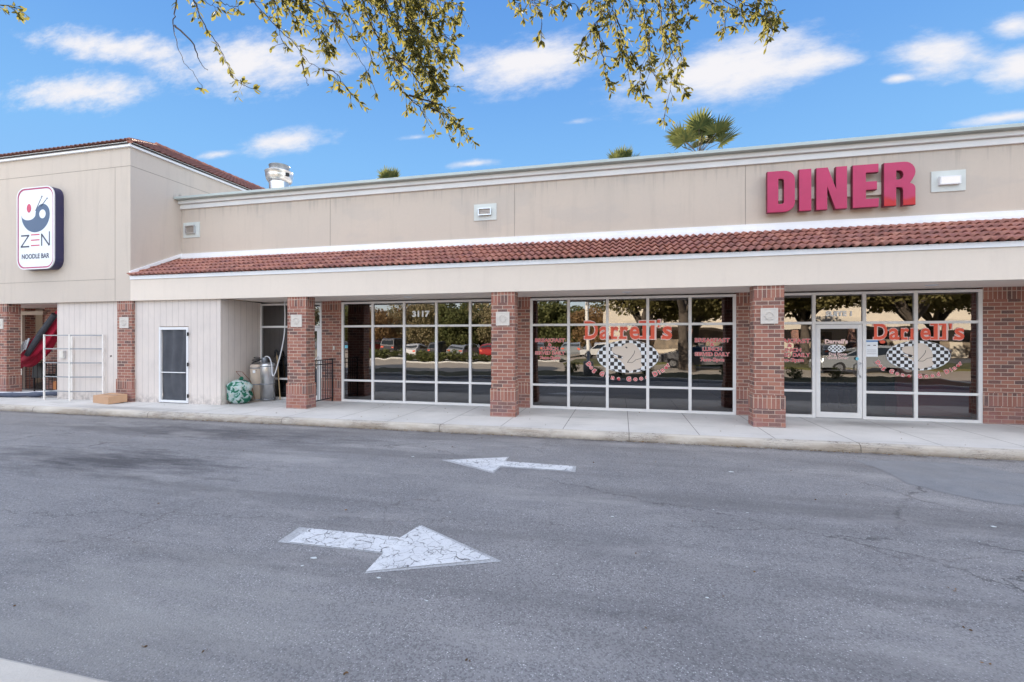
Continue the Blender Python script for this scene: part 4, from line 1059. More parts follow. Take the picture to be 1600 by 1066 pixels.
m = MB(); m.tube([cm+Vector((0,0,.56)), cm+Vector((.02,0,.64)), cm+Vector((.09,-.02,.68))], [.07,.035,.05], 8); m.build('gathered_neck', Mat('green_mesh', (.01,.13,.08), .8).m, sk)
# cardboard box
cb = thing('cardboard_box', (-13.4, 9.62, SWZ), 'flat brown cardboard box lying on the sidewalk by the brick column', 'box')
CARD = mottled('cardboard', (.50,.31,.19), (.42,.26,.16), 8, .25, .8)
q = [Vector((-13.82,9.60,0)), Vector((-13.04,9.42,0)), Vector((-12.93,9.82,0)), Vector((-13.71,10.0,0))]
q = [v+Vector((0,0,SWZ+.001)) for v in q]
lift = [0,0,.03,.03]; q = [v-Vector((0,.03,0)) for v in q]
m = MB(); m.prism([v+Vector((0,0,l)) for v, l in zip(q, lift)], (0,.0,.20)); m.build('carton', CARD, cb, bevel=.004)
m = MB(); a = (q[0]+q[3])/2; b = (q[1]+q[2])/2; n2 = Vector((.06,.22,0)).normalized()*.03
tp = Vector((0,0,.2165)); m.add([a-n2+tp, b-n2+tp, b+n2+tp+Vector((0,0,.004)), a+n2+tp+Vector((0,0,.004))], [(0,1,2,3)]); m.build('packing_tape', mottled('brown_tape', (.33,.2,.12), None, 5, .2, .35), cb)
# metal rack frame
rk = thing('metal_rack', (-15.0, 9.6, SWZ), 'tall galvanised rack of posts and crossbars leaning near the plywood wall', 'rack')
CREAM = mottled('cream_rack_post', (.82,.80,.77), (.62,.56,.5), 9, .25, .5)
P3 = [Vector((-15.83,9.72,SWZ)), Vector((-14.85,9.70,SWZ)), Vector((-13.98,9.93,SWZ))]
for i, p in enumerate(P3):
    m = MB(); m.box(p.x-.018, p.x+.018, p.y-.015, p.y+.015, SWZ, 1.98); m.build('upright', CREAM, rk)
for z in (.40, .80, 1.19, 1.58, 1.955):
    for a, b in ((P3[0],P3[1]),(P3[1],P3[2])):
        u = (b-a).normalized(); a2 = a+u*.019; b2 = b-u*.019; m = MB(); t = .014
        nrm = Vector((-u.y, u.x, 0))*.012
        pts = [a2-nrm, b2-nrm, b2+nrm, a2+nrm]; m.prism([Vector((p.x, p.y, z-t)) for p in pts], (0,0,2*t)); m.build('crossbar', STEELD, rk)
for p in (Vector((-15.15,9.95,SWZ)),):
    m = MB(); m.box(p.x-.018, p.x+.018, p.y-.015, p.y+.015, SWZ, 1.93); m.build('upright', CREAM, rk)
# patio clutter behind the rack: folded red umbrella, stacked chairs, tarp
um = thing('red_umbrella', (-17.0, 10.9, 1.1), 'folded red market umbrella lying slantwise over the patio railing', 'umbrella')
RED = mottled('red_canvas', (.50,.015,.05), (.33,.01,.04), 4, .4, .7)
m = MB(); nu, nv = 22, 20; vs = []; fs = []
A0 = Vector((-16.55, 10.75, 2.85)); A1 = Vector((-18.5, 10.75, 1.05)); ax = (A1-A0)
for j in range(nv+1):
    v = j/nv; c_ = A0+ax*v
    sag = .12+.42*math.sin(math.pi*min(1, v*1.05))**.8
    for i in range(nu):
        a_ = 2*math.pi*i/nu; f = 1+.28*math.sin(a_*6+v*5)
        dn = sag*f*(1.0 if math.sin(a_) < 0 else .28)
        vs.append(c_+Vector((math.sin(v*9+i)*.01, math.cos(a_)*.17*f, math.sin(a_)*dn)))
for j in range(nv):
    for i in range(nu): fs.append((j*nu+i, j*nu+(i+1) % nu, (j+1)*nu+(i+1) % nu, (j+1)*nu+i))
m.add(vs, fs, 0, True); m.build('canopy', RED, um)
m = MB(); m.tube([(-17.85,10.52,1.36),(-17.3,10.5,1.95),(-16.7,10.52,2.60)], [.07,.085,.08], 10); m.build('cover_strip', mottled('charcoal_canvas', (.07,.075,.09), None, 4, .4, .8), um)
for i in range(3):
    m = MB(); x = -18.0+.11*i; m.prism([(x,10.40,1.42+.05*i),(x+.06,10.40,1.42+.05*i),(x+.20,10.42,1.78+.05*i),(x+.14,10.42,1.78+.05*i)], (0,.02,0)); m.build('pale_strap', FACE, um)
st = thing('patio_chair_stack', (-17.2, 11.25, SWZ), 'stack of dark patio chairs behind the far left railing', 'chairs')
for i in range(3):
    cx = -18.6+i*1.0; m = MB(); m.box(cx, cx+.55, 11.1, 11.5, .62, .70); m.build('seat', IRON, st)
    m = MB(); m.prism([(cx,11.08,.6),(cx+.55,11.08,.6),(cx+.63,11.08,1.08),(cx+.08,11.08,1.08)], (0,.03,0)); m.build('backrest', IRON, st)
    for dx in (.02,.5):
        m = MB(); m.box(cx+dx, cx+dx+.03, 11.12, 11.15, SWZ, .62); m.build('leg', IRON, st)
bb = thing('orange_light_block', (-17.2, 11.3, SWZ), 'low orange blocks standing in for light gaps, half hidden behind the patio railing', 'light gaps')
ORG = mottled('orange_light_paint', (.80,.30,.10), (.6,.2,.06), 6, .3, .5)  # orange colour stands in for warm light showing through the railing
for i, x in enumerate((-17.9,-17.35,-16.8)):
    m = MB(); m.box(x, x+.4, 11.2, 11.45, SWZ, .48); m.build('light_gap_block', ORG, bb, bevel=.01)
tp = thing('canvas_roll', (-17.4, 10.0, SWZ), 'long dark blue canvas roll lying on the ground by the left pillar', 'canvas')
m = MB(); pts = [(-19.5,9.74,.22),(-18.2,9.78,.22),(-17.2,9.95,.22),(-16.4,10.12,.25),(-15.85,10.35,.3)]; sp = smooth_path(pts, 6)
m.tube(sp, [.075+.015*math.sin(i*1.3) for i in range(len(sp))], 12); m.build('roll', mottled('navy_canvas', (.045,.06,.10), (.09,.10,.14), 5, .5, .7), tp)
m = MB(); sp2 = [Vector((p.x, p.y-.02, p.z+.068)) for p in sp]; m.tube(sp2, .022, 6); m.build('pole', STEEL, tp)
wf = thing('white_door_frame', (-15.6, 10.5, SWZ), 'white metal door frame standing behind the rack at the plywood wall', 'frame')
m = MB(); m.box(-16.15, -16.05, 10.45, 10.5, .55, 2.02); m.build('upright', WHITE, wf); m = MB(); m.box(-16.15, -15.75, 10.44, 10.5, 2.03, 2.14); m.build('top_rail', WHITE, wf)
# exhaust fan on the roof
fn = thing('exhaust_fan', (-10.52, 12.6, 5.6), 'round galvanised exhaust fan standing on the flat roof behind the parapet', 'exhaust fan')
fx, fy = -10.52, 12.6
m = MB(); m.box(fx-.36, fx+.36, fy-.36, fy+.36, 5.6, 6.2); m.build('roof_curb', STEEL, fn)
m = MB(); m.lathe([(.29,6.2),(.29,6.86)], fx, fy, 28); m.build('neck', STEEL, fn)
m = MB(); m.lathe([(.29,6.80),(.33,6.79),(.375,6.86),(.395,6.98),(.40,7.09),(.415,7.10),(.41,7.115),(.28,7.13)], fx, fy, 36); m.build('bowl', STEEL, fn)
m = MB(); m.lathe([(.29,7.12),(.29,7.29),(.305,7.30),(.30,7.315),(.27,7.31),(.26,7.2),(.001,7.2)], fx, fy, 32); m.build('motor_collar', STEELD, fn)
m = MB(); m.box(fx+.37, fx+.44, fy-.16, fy-.08, 6.92, 7.02); m.build('latch', BLACK, fn)
# dining furniture inside the glass
def dchair(x, y, rz, label):
    c = thing('dining_chair', (0,0,0), label, 'chair', 'dining chairs inside the diner')
    m = MB(); m.box(-.2,.2,-.2,.2,.45,.49); m.build('seat', CHAIRM, c)
    m = MB(); m.box(-.19,.19,.17,.2,.6,.95); m.build('backrest', CHAIRM, c)
    for a in (-.18,.16):
        for b in (-.18,.16): m = MB(); m.box(a,a+.03,b,b+.03,0,.6 if b > 0 else .45); m.build('leg', CHAIRM, c)
    c.location = (x, y, .15); c.rotation_euler = (0,0,rz); return c
c0 = dchair(5.3, 13.2, .4, 'dark dining chair nearest the glass, right of the door')
for x, y, rz, lb in ((6.1,14.4,2.8,'dark dining chair behind the round diner emblem'),(4.3,15.2,.2,'dark dining chair deep inside, seen through the glass door'),(3.7,14.4,3.,'dark dining chair inside, left of the glass door')):
    k_ = copy_tree(c0); k_.location = (x, y, .15); k_.rotation_euler = (0,0,rz); k_['label'] = lb
tb = thing('dining_table', (5.7, 13.8, .15), 'dark square dining table inside behind the right window', 'table')
m = MB(); m.box(5.3,6.1,13.4,14.2,.88,.92); m.build('table_top', CHAIRM, tb); m = MB(); m.box(5.66,5.74,13.76,13.84,.17,.88); m.build('pedestal', CHAIRM, tb); m = MB(); m.box(5.45,5.95,13.55,14.05,.151,.17); m.build('base', CHAIRM, tb)
bt = thing('red_booth', (6.8, 12.3, .15), 'dark red booth wall just inside the right end window', 'booth')
m = MB(); m.box(6.0,7.4,12.1,12.2,.151,1.2); m.build('booth_panel', BOOTH, bt, bevel=.02); m = MB(); m.box(6.05,7.35,12.2,12.7,.151,.6); m.build('seat', BOOTH, bt, bevel=.02)
# ------------------------------------------------------------------ vegetation
def leafmat(name, c1, c2, c3, trans=.45):
    m = Mat(name, c1, .75, 0, .15)
    geo = m.N('ShaderNodeNewGeometry')
    rp = m.ramp(geo.outputs['Random Per Island'], [(0, c1), (.5, c2), (1, c3)])
    col = m.mix(m.rng(m.noise(m.ob, 1.3, 3), .35, .65, 0, .5), rp, c2)
    m.color(col)
    tl = m.N('ShaderNodeBsdfTranslucent'); m.L(m.mix(.5, col, tuple(min(1, x*1.5) for x in c3)), tl.inputs[0])
    mx = m.N('ShaderNodeMixShader'); mx.inputs[0].default_value = trans
    m.L(m.b.outputs[0], mx.inputs[1]); m.L(tl.outputs[0], mx.inputs[2]); m.L(mx.outputs[0], m.out.inputs[0]); return m.m
LEAF = leafmat('oak_leaf', (.038,.046,.016), (.078,.084,.024), (.17,.15,.042), .48)
LEAFG = leafmat('evergreen_leaf', (.07,.09,.035), (.12,.135,.05), (.20,.195,.08), .3)
LEAFO = leafmat('autumn_leaf', (.20,.13,.07), (.28,.18,.09), (.34,.23,.12), .35)
LEAFT = leafmat('pale_brown_leaf', (.24,.20,.12), (.32,.26,.15), (.18,.18,.09), .3)
PALML = leafmat('palm_frond', (.03,.05,.02), (.055,.075,.025), (.13,.13,.04), .3)
PALMD = leafmat('dry_palm_frond', (.20,.12,.05), (.26,.17,.08), (.15,.10,.04), .3)
LEAFV = leafmat('olive_leaf', (.10,.10,.035), (.17,.15,.06), (.27,.23,.10), .35)
BARK = mottled('oak_bark', (.13,.105,.085), (.06,.05,.042), 9, .5, .95)
TWIG = mottled('twig_bark', (.075,.055,.045), (.04,.03,.028), 20, .4, .9)
def leaf(m, p, dirv, L_, W_, rn, mi=0, fold=True):
    d = dirv.normalized(); s = d.orthogonal().normalized(); s = Matrix.Rotation(rn.uniform(0, 6.28), 3, d) @ s; n = d.cross(s)
    a = p; b = p+d*L_*.45+s*W_*.5+n*W_*.18; c = p+d*L_+n*W_*-.15; e = p+d*L_*.45-s*W_*.5+n*W_*.18; mid = p+d*L_*.45
    b2 = p+d*L_*.78+s*W_*.36+n*W_*.05; e2 = p+d*L_*.78-s*W_*.36+n*W_*.05
    m.add([a, b, b2, c, e2, e, mid], [(0, 6, 1), (1, 6, 3, 2), (6, 5, 4, 3), (0, 5, 6)], mi, True)
def rdir(rn, up=0):
    v = Vector((rn.gauss(0,1), rn.gauss(0,1), rn.gauss(0,1)+up)); return v.normalized()
def crown_mb(rn, clumps, per, size):
    m = MB()
    for (c, r) in clumps:
        c = Vector(c)
        for _ in range(int(per*r*r)):
            d = rdir(rn); rr = r*(.35+.65*rn.random()**.5)
            p = c+Vector((d.x*rr, d.y*rr, d.z*rr*.75)); q = rdir(rn, -.2); s = q.orthogonal().normalized(); sz = size*rn.uniform(.6, 1.3)
            s2 = q.cross(s)
            m.add([p-s*sz*.5, p+s2*sz*.45, p+s*sz*.5, p-s2*sz*.45], [(0,1,2,3)])
    return m
def tree(name, loc, h, r, leafm, label, seed, per=230, size=.30, base=.3, group=None):
    rn = random.Random(seed); t = thing(name, loc, label, 'tree', group); L0 = Vector(loc)
    m = MB(); th = h*base*1.1; tr = .035*h
    m.tube([L0, L0+Vector((.02*h*rn.uniform(-1,1), .02*h*rn.uniform(-1,1), th*.5)), L0+Vector((0,0,th))], [tr*1.3, tr, tr*.85], 9); clumps = []
    nb = 7
    for i in range(nb):
        a_ = i/nb*6.28+rn.uniform(-.3,.3); rr = r*rn.uniform(.45,.8); e = L0+Vector((math.cos(a_)*rr, math.sin(a_)*rr, h*rn.uniform(.55,.85)))
        s_ = L0+Vector((0,0,th*.9)); mid = (s_+e)/2+Vector((0,0,h*.04)); m.tube([s_, mid, e], [tr*.6, tr*.35, tr*.12], 6)
        clumps.append((e, r*rn.uniform(.32,.5)))
        clumps.append((mid+Vector((0,0,.2)), r*.3))
    if base < .2:
        for i in range(8): a_ = i/8*6.28; clumps.append((L0+Vector((math.cos(a_)*r*.6, math.sin(a_)*r*.6, h*rn.uniform(.2,.42))), r*rn.uniform(.35,.5)))
    for _ in range(7): clumps.append((L0+Vector((rn.uniform(-.6,.6)*r, rn.uniform(-.6,.6)*r, h*rn.uniform(.6,.93))), r*rn.uniform(.25,.45)))
    m.build('trunk', BARK, t); crown_mb(rn, clumps, per, size).build('crown', leafm, t); return t
BLACKG = Mat('dark_car_glass', (.02,.025,.03), .08, 0, .8).m
# trees on the far side of the parking lot, seen reflected in the shop windows
protos = [tree('live_oak', (-9,-46,0), 7.0, 4.6, LEAFG, 'dark green oak across the parking lot', 1, 190, .34, .12),
          tree('bare_brown_tree', (-17,-44,0), 7.6, 4.6, LEAFT, 'pale brown thinning tree across the parking lot', 2, 120, .28, .14),
          tree('autumn_tree', (-4,-43,0), 6.6, 3.8, LEAFO, 'orange brown autumn tree across the parking lot', 3, 140, .28, .14)]
rn = random.Random(11)
lab = ['dark green oak in the tree belt beyond the parking lot', 'pale brown thinning tree in the belt beyond the parking lot', 'orange brown autumn tree in the belt beyond the parking lot']
for p_ in protos: p_['group'] = 'trees beyond the parking lot'
for i, (x, y) in enumerate([(-24,-45),(-31,-47),(-38,-44),(-46,-48),(-55,-46),(-13,-50),(-21,-52),(-28,-51),(-35,-53),(-64,-50),(-42,-56),(1,-47),(-50,-55),(-74,-52),(7,-52),(-85,-50)]):
    k_ = i % 3 if i != 3 else 0; c = copy_tree(protos[k_]); c.location = (x, y, 0); c.rotation_euler = (0, 0, rn.uniform(0, 6.28)); s_ = rn.uniform(.8, 1.15); c.scale = (s_, s_, s_); c['label'] = lab[k_]
for p_, l_ in zip(protos, lab): p_['label'] = l_
ok = tree('parking_lot_oak', (1.5,-13,0), 8.6, 5.0, LEAFV, 'broad oak on the parking lot island, seen in the shop windows', 21, 330, .20, .3, 'oaks on the parking lot islands')
for (x, y, s_) in ((9.5,-15,1.05),(17.5,-11,1.1),(26,-16,1.),(36,-18,1.1),(5.6,-17,1.),(13.6,-16.5,1.1),(21.5,-16,1.05)):
    c = copy_tree(ok); c.location = (x, y, 0); c.rotation_euler = (0,0,x); c.scale = (s_,)*3
# shrubs
def shrub(loc, r, h, label):
    rn_ = random.Random(int(loc[0]*31)); m = MB(); c0_ = Vector(loc)
    cl = [(c0_+Vector((rn_.uniform(-.3,.3)*r, rn_.uniform(-.3,.3)*r, h*rn_.uniform(.35,.7))), r*rn_.uniform(.5,.8)) for _ in range(5)]
    t = thing('shrub', loc, label, 'shrub', 'shrubs on the parking islands'); crown_mb(rn_, cl, 700, .09).build('foliage', LEAFG, t)
    k = MB()
    for i in range(4): k.tube([c0_, c0_+Vector((rn_.uniform(-.3,.3), rn_.uniform(-.3,.3), h*.6))], .015, 4)
    k.build('stem', BARK, t); return t
sh0 = shrub((-2,-.9,.1), .5, .55, 'rounded dark green shrub on a parking island')
sh0.location = (-2.4,-.6,.1)
rn = random.Random(8)
for i in range(34):
    x = -22+i*.5; y = -14.0+rn.uniform(-.5,.5)-(.0 if i % 2 else .8)
    c = copy_tree(sh0); c.location = (x, y, .02); s_ = rn.uniform(1.0,1.9); c.scale = (s_, s_, s_*rn.uniform(.8,1.1)); c.rotation_euler = (0,0,rn.uniform(0,6))
for x in (-1.2, .1, 1.3, 4.6, 6.2, 7.6, 9.4):
    c = copy_tree(sh0); c.location = (x, -.6+rn.uniform(-.3,.3), .1); s_ = rn.uniform(.6,.95); c.scale = (s_,)*3; c.rotation_euler = (0,0,rn.uniform(0,6))
m = MB(); m.box(-22.5, -4.5, -16, -12.8, 0, .09); tag(m.build('planting_bed', SOIL), kind='structure')
m = MB(); m.box(-22.5, -4.5, -12.8, -12.62, 0, .13); m.box(-22.5, -4.5, -16.18, -16, 0, .13); tag(m.build('bed_kerb', WALK, bevel=.02), kind='structure')
m = MB(); m.box(-4, 42, -18.5, -10.2, 0, .10); tag(m.build('lawn', mottled('dry_grass', (.13,.12,.045), (.08,.09,.03), 6, .5, .95)), kind='structure')
m = MB(); m.add([(-90,-60,.004),(90,-60,.004),(90,-2.6,.004),(-90,-2.6,.004)], [(0,1,2,3)]); tag(m.build('parking_lot', mottled('painted_sunlit_paving', (.46,.40,.33), (.36,.32,.27), .6, .35, .9, 0, 40)), kind='structure')  # added sheet over the asphalt, sunlight put into its pale warm colour
# long building across the parking lot
O = thing('opposite_building', (24, -36, 0), 'long sunlit cream stucco shop building across the parking lot', 'building')
SUNST = mottled('cream_stucco', (.62,.56,.47), (.55,.49,.41), .7, .3, .9)
m = MB(); m.box(-2, 62, -46, -36, 0, 7.6); m.build('wall', SUNST, O)
m = MB(); m.box(-2.2, 62.2, -36, -35.75, 7.2, 7.75); m.build('cornice', TRIMB, O)
m = MB(); m.box(0, 60, -36, -33.2, 3.0, 3.7); m.build('canopy', SUNST, O)
for i in range(11):
    x = 2+i*5.4; m = MB(); m.box(x, x+.5, -33.9, -33.4, 0, 3.0); m.build('column', BRICK, O)
    m = MB(); m.box(x+.8, x+4.8, -36.0, -35.96, .4, 2.7); m.build('shop_window', mottled('sunlit_shopfront', (.34,.27,.2), (.1,.09,.08), 1.2, .5, .5), O)
# lamp posts
def lamp(x, y, h, label):
    t = thing('parking_lot_lamp', (x, y, 0), label, 'lamp post', 'lamp posts of the parking lot')
    m = MB(); m.lathe([(.001,0),(.25,0),(.25,.75),(.22,.8),(.001,.8)], x, y, 16); m.build('concrete_base', KERB, t)
    m = MB(); m.tube([(x,y,.8),(x,y,h)], [.09,.06], 10); m.build('pole', CREAM, t)
    m = MB(); m.box(x-.7, x+.7, y-.15, y+.15, h, h+.16); m.build('lamp_head', STEELD, t)
lamp(-1.55, .6, 8.5, 'tall lamp post on the island beside the camera'); lamp(-11.5, -23, 9, 'tall lamp post among the parked cars'); lamp(16, -24, 9, 'lamp post in front of the cream building')
# parked cars
def car(loc, paint_c, label, rz=0, suv=False):
    t = thing('parked_car', (0,0,0), label, 'car', 'cars in the parking lot')
    P_ = Mat('car_paint', paint_c, .25, .3, .5).m; W = .88; zb = .30; hh = 1.72 if suv else 1.44
    prof = [(-2.25,.35),(-2.28,.62),(-2.15,.86),(-1.25,.97),(-.55,hh-.08),(-.2,hh),(.9 if not suv else 1.7,hh-.01),(1.45 if not suv else 2.05,hh-.12),(2.0 if not suv else 2.25,1.0),(2.28,.92),(2.3,.5),(2.22,.33)]
    body = MB(); ys = [(-W, .90, 0), (-W*.97, 1, 0), (W*.97, 1, 0), (W, .90, 0)]; n_ = len(prof); vs = []
    for (yy, s_, _) in ys:
        for (x, z) in prof:
            cab = max(0, (z-.95)/(hh-.95)); sc_ = 1-.20*cab
            vs.append(Vector((x*(.985 if s_ < 1 else 1), yy*sc_, zb+(z-zb)*(s_ if z < .9 else 1-.01*(s_ < 1)))))
    fs = [list(range(n_))[::-1], [3*n_+i for i in range(n_)]]
    for k in range(3):
        for i in range(n_): j = (i+1) % n_; fs.append((k*n_+i, k*n_+j, (k+1)*n_+j, (k+1)*n_+i))
    body.add(vs, fs, 0); body.build('body', P_, t, bevel=.04)
    g = MB()
    for sg in (-1, 1):
        y0 = sg*(W*1.005); zt = hh-.13
        def pt(x, z): return Vector((x, y0*(1-.20*max(0, (z-.95)/(hh-.95)))+sg*.012, z))
        xb = 1.55 if not suv else 2.0
        for (a, b, c_, d_) in (((-1.12,.99),(.05,.99),(.05,zt),(-.52,zt)), ((.13,.99),(xb,.99),(xb-.45,zt),(.13,zt))):
            g = MB(); q = [pt(*a), pt(*b), pt(*c_), pt(*d_)]; g.add(q, [(0,1,2,3)]); g.build('side_window', CARGLASS if False else BLACKG, t)
    def quad(x0, z0, x1, z1, nm):
        w0 = W*.97*(1-.2*max(0,(z0-.95)/(hh-.95)))*.9; w1 = W*.97*(1-.2*max(0,(z1-.95)/(hh-.95)))*.9; n2 = Vector((z1-z0, 0, -(x1-x0))).normalized()*.012
        if (x0 < 0) == (n2.x > 0): n2 = -n2
        g = MB(); g.add([Vector((x0,-w0,z0))+n2, Vector((x0,w0,z0))+n2, Vector((x1,w1,z1))+n2, Vector((x1,-w1,z1))+n2], [(0,1,2,3)]); g.build(nm, BLACKG, t)
    quad(-1.18, 1.03, -.60, hh-.13, 'windscreen')
    if not suv: quad(1.95, 1.05, 1.5, hh-.17, 'rear_window')
    else: quad(2.24, 1.05, 2.08, hh-.18, 'rear_window')
    for x in (-1.42, 1.42):
        for sg in (-1, 1):
            w_ = MB(); w_.tube([(x, sg*.70, .33), (x, sg*.90, .33)], .33, 20, smooth=True); wo = w_.build('wheel', BLACK, t)
            r_ = MB(); r_.tube([(x, sg*.89, .33), (x, sg*.912, .33)], .21, 14); r_.build('rim', STEEL, wo)
    for sg in (-1, 1):
        h_ = MB(); h_.box(-2.29, -2.20, sg*.62-.16, sg*.62+.16, .62, .76); h_.build('headlight', FACE, t)
        h_ = MB(); h_.box(2.24, 2.32, sg*.64-.14, sg*.64+.14, .70, .86); h_.build('tail_light', VR, t)
    t.location = loc; t.rotation_euler = (0,0,rz); return t
BLACKG = Mat('dark_car_glass', (.02,.025,.03), .08, 0, .8).m
cols = [((.65,.65,.66),'white'),((.05,.05,.06),'black'),((.30,.32,.34),'silver'),((.40,.03,.03),'red'),((.10,.13,.18),'dark blue'),((.16,.16,.17),'grey')]
base = {}
for i, (c_, nm) in enumerate(cols):
    base[nm] = car((-23+i*2.9, -27, 0), c_, nm+' car parked in the row across the lot', R(90), suv=i in (1, 4))
spots = [('silver',-5,-27,90),('white',-2,-27,90),('red',1.5,-27,90),('grey',7,-27.5,90),('white',10,-27.5,90),('silver',19,-27.5,90),('dark blue',22,-27.5,90),('white',27,-27.5,90),('black',-26,-27,90),('red',-29,-27,90),('white',-33,-27,90),('grey',4.5,-7.0,4),('silver',12.5,-5.5,2),('white',-1.2,-20,5)]
for nm, x, y, a_ in spots:
    c = copy_tree(base[nm]); c.location = (x, y, 0); c.rotation_euler = (0,0,R(a_)); c['label'] = nm+' car parked in the row across the lot'
c.location = (-1.6,-21.5,0)

# ------------------------------------------------------------------ big oak over the camera with drooping branches
OAK = thing('overhanging_oak', (3.6,-5.2,0), 'oak tree whose yellow-green leafy branches droop into the top of the view', 'tree')
m = MB(); m.tube([(3.6,-5.2,0),(3.5,-5.1,.5),(3.45,-5.0,2.2),(3.3,-4.6,3.6)], [.42,.30,.26,.24], 14); m.build('trunk', BARK, OAK)
LIMBS = [[(3.3,-4.6,3.5),(2.6,-2.8,5.0),(1.4,0,6.3),(.2,2.8,6.9),(-.6,4.4,6.9)],[(1.4,0,6.3),(-1,1.8,6.8),(-2.6,3.2,6.7),(-3.6,3.9,6.4)],[(.2,2.8,6.9),(1.2,4.2,6.7),(2.2,4.8,6.5)],
         [(3.3,-4.6,3.5),(4.6,-3,5.2),(6.2,-1.5,6.4)],[(3.3,-4.6,3.5),(3.6,-6.6,5.4),(4.0,-8.6,6.4)],[(2.6,-2.8,5.0),(.6,-4,6.2),(-1.2,-5,6.8)],[(-2.6,3.2,6.7),(-4.2,2.6,6.4),(-5.4,2.4,6.0)]]
lr = [[.20,.16,.12,.08,.05],[.09,.07,.05,.03],[.06,.04,.03],[.17,.12,.07],[.17,.12,.06],[.12,.09,.05],[.05,.04,.025]]
LP = []
for l_, r_ in zip(LIMBS, lr):
    sp = smooth_path(l_, 5); n_ = len(sp); rr = [r_[0]+(r_[-1]-r_[0])*i/(n_-1) for i in range(n_)]
    m = MB(); m.tube(sp, rr, 8); m.build('limb', BARK, OAK); LP += sp
rn = random.Random(77)
TW = [ # pixel-traced twig, depth, leaf start, leaf density, width
 ([(278,0),(270,32),(275,60),(283,90),(300,112),(317,138)],4.7,0,.16),([(272,40),(300,65),(312,95),(324,110)],4.7,0,.05),
 ([(303,0),(320,40),(345,78),(362,115),(375,130),(394,139)],4.8,0,.65),([(318,0),(340,12),(355,22)],4.9,0,.8),([(345,0),(356,8),(372,10)],4.6,0,1.2),
 ([(395,0),(430,40),(460,70),(480,95),(505,110),(535,130),(552,150)],4.6,0,.75),([(472,95),(476,115),(482,135)],4.6,0,0.02),([(505,110),(520,112),(535,130),(558,158)],4.7,0,.7),
 ([(425,0),(432,20),(440,62),(450,75)],4.9,0,1.0),([(440,0),(465,30),(495,50),(512,80)],5.0,0,1.9),([(470,0),(490,30),(505,45),(515,78)],4.8,0,2.4),([(485,0),(520,20),(530,45)],4.8,0,2.0),
 ([(505,0),(540,60),(560,90),(575,115),(588,145)],4.7,0,.35),([(535,0),(560,50),(580,90),(570,118)],4.8,0,1.2),
 ([(565,0),(590,60),(605,100),(630,145),(665,165),(700,185),(718,200),(735,215)],4.9,0,1.1),([(630,145),(655,168),(668,190),(680,210)],4.9,0,.35),([(665,165),(690,180),(705,218)],4.9,0,.45),([(640,150),(690,165),(712,190)],4.8,0,1.6),
 ([(600,0),(640,60),(665,110),(690,130),(697,140)],4.8,0,3.0),([(590,0),(620,40),(650,90),(670,120),(680,150)],5.0,0,3.2),([(620,0),(650,40),(675,75),(705,85)],4.7,0,3.4),
 ([(640,0),(670,30),(700,60),(712,55)],5.0,0,2.6),([(650,0),(680,50),(685,90),(690,118)],4.9,0,3.2),([(630,0),(655,60),(668,100),(672,135)],4.85,0,3.2),([(670,0),(700,25),(712,30)],4.8,0,2.8),([(690,0),(715,10),(725,25)],5.1,0,2.2),([(560,0),(585,40),(600,70),(625,90)],5.1,0,1.6),
 ([(610,90),(640,110),(660,140),(672,160)],4.9,0,2.2),([(575,0),(600,30),(615,80),(620,110)],4.7,0,1.5),
 ([(-30,0),(5,8),(18,12),(28,20)],4.8,0,1.5),
 ([(805,0),(812,6),(816,18)],4.8,0,.8),([(830,0),(845,22),(846,62)],4.8,0,.6),([(835,0),(860,8),(885,15)],4.8,0,1.6),([(880,0),(900,8),(905,20)],4.8,0,.9),
 ([(950,0),(935,30),(920,55),(905,80)],4.8,0,1.6),([(912,58),(906,80),(904,96)],4.9,0,.8),([(955,0),(965,50),(972,75),(985,90)],4.7,0,2.4),([(935,50),(942,85),(945,110),(948,130)],4.9,0,2.0),
 ([(960,20),(975,60),(980,100),(985,140)],4.9,0,1.3),([(985,80),(1000,110),(1005,150)],4.8,0,1.1),
 ([(1030,0),(1035,50),(1040,90),(1050,120),(1045,150),(1036,188)],4.9,0,.8),([(1000,0),(1015,40),(1012,80),(1018,110),(1030,125)],4.7,0,2.2),([(1050,0),(1055,40),(1068,90),(1062,120),(1068,145)],4.9,0,1.5),
 ([(980,0),(1000,30),(1010,55)],4.9,0,2.6),([(930,0),(940,20),(925,45)],4.9,0,2.0),([(1020,0),(1040,20),(1052,50)],5.0,0,2.0),([(1065,0),(1075,15),(1082,30)],4.9,0,1.4),([(1040,50),(1050,80),(1062,100)],4.9,0,1.6),
 ([(1105,0),(1120,8),(1135,25),(1128,50)],4.9,0,1.6),([(1130,0),(1150,12),(1158,30),(1148,45)],5.0,0,1.8),([(1155,0),(1175,12),(1190,22),(1200,30),(1205,45)],4.9,0,2.0),([(1185,0),(1200,18),(1208,45)],4.8,0,2.2),([(1200,0),(1212,12),(1214,30)],5.0,0,1.4)]
tw = MB(); lf = MB()
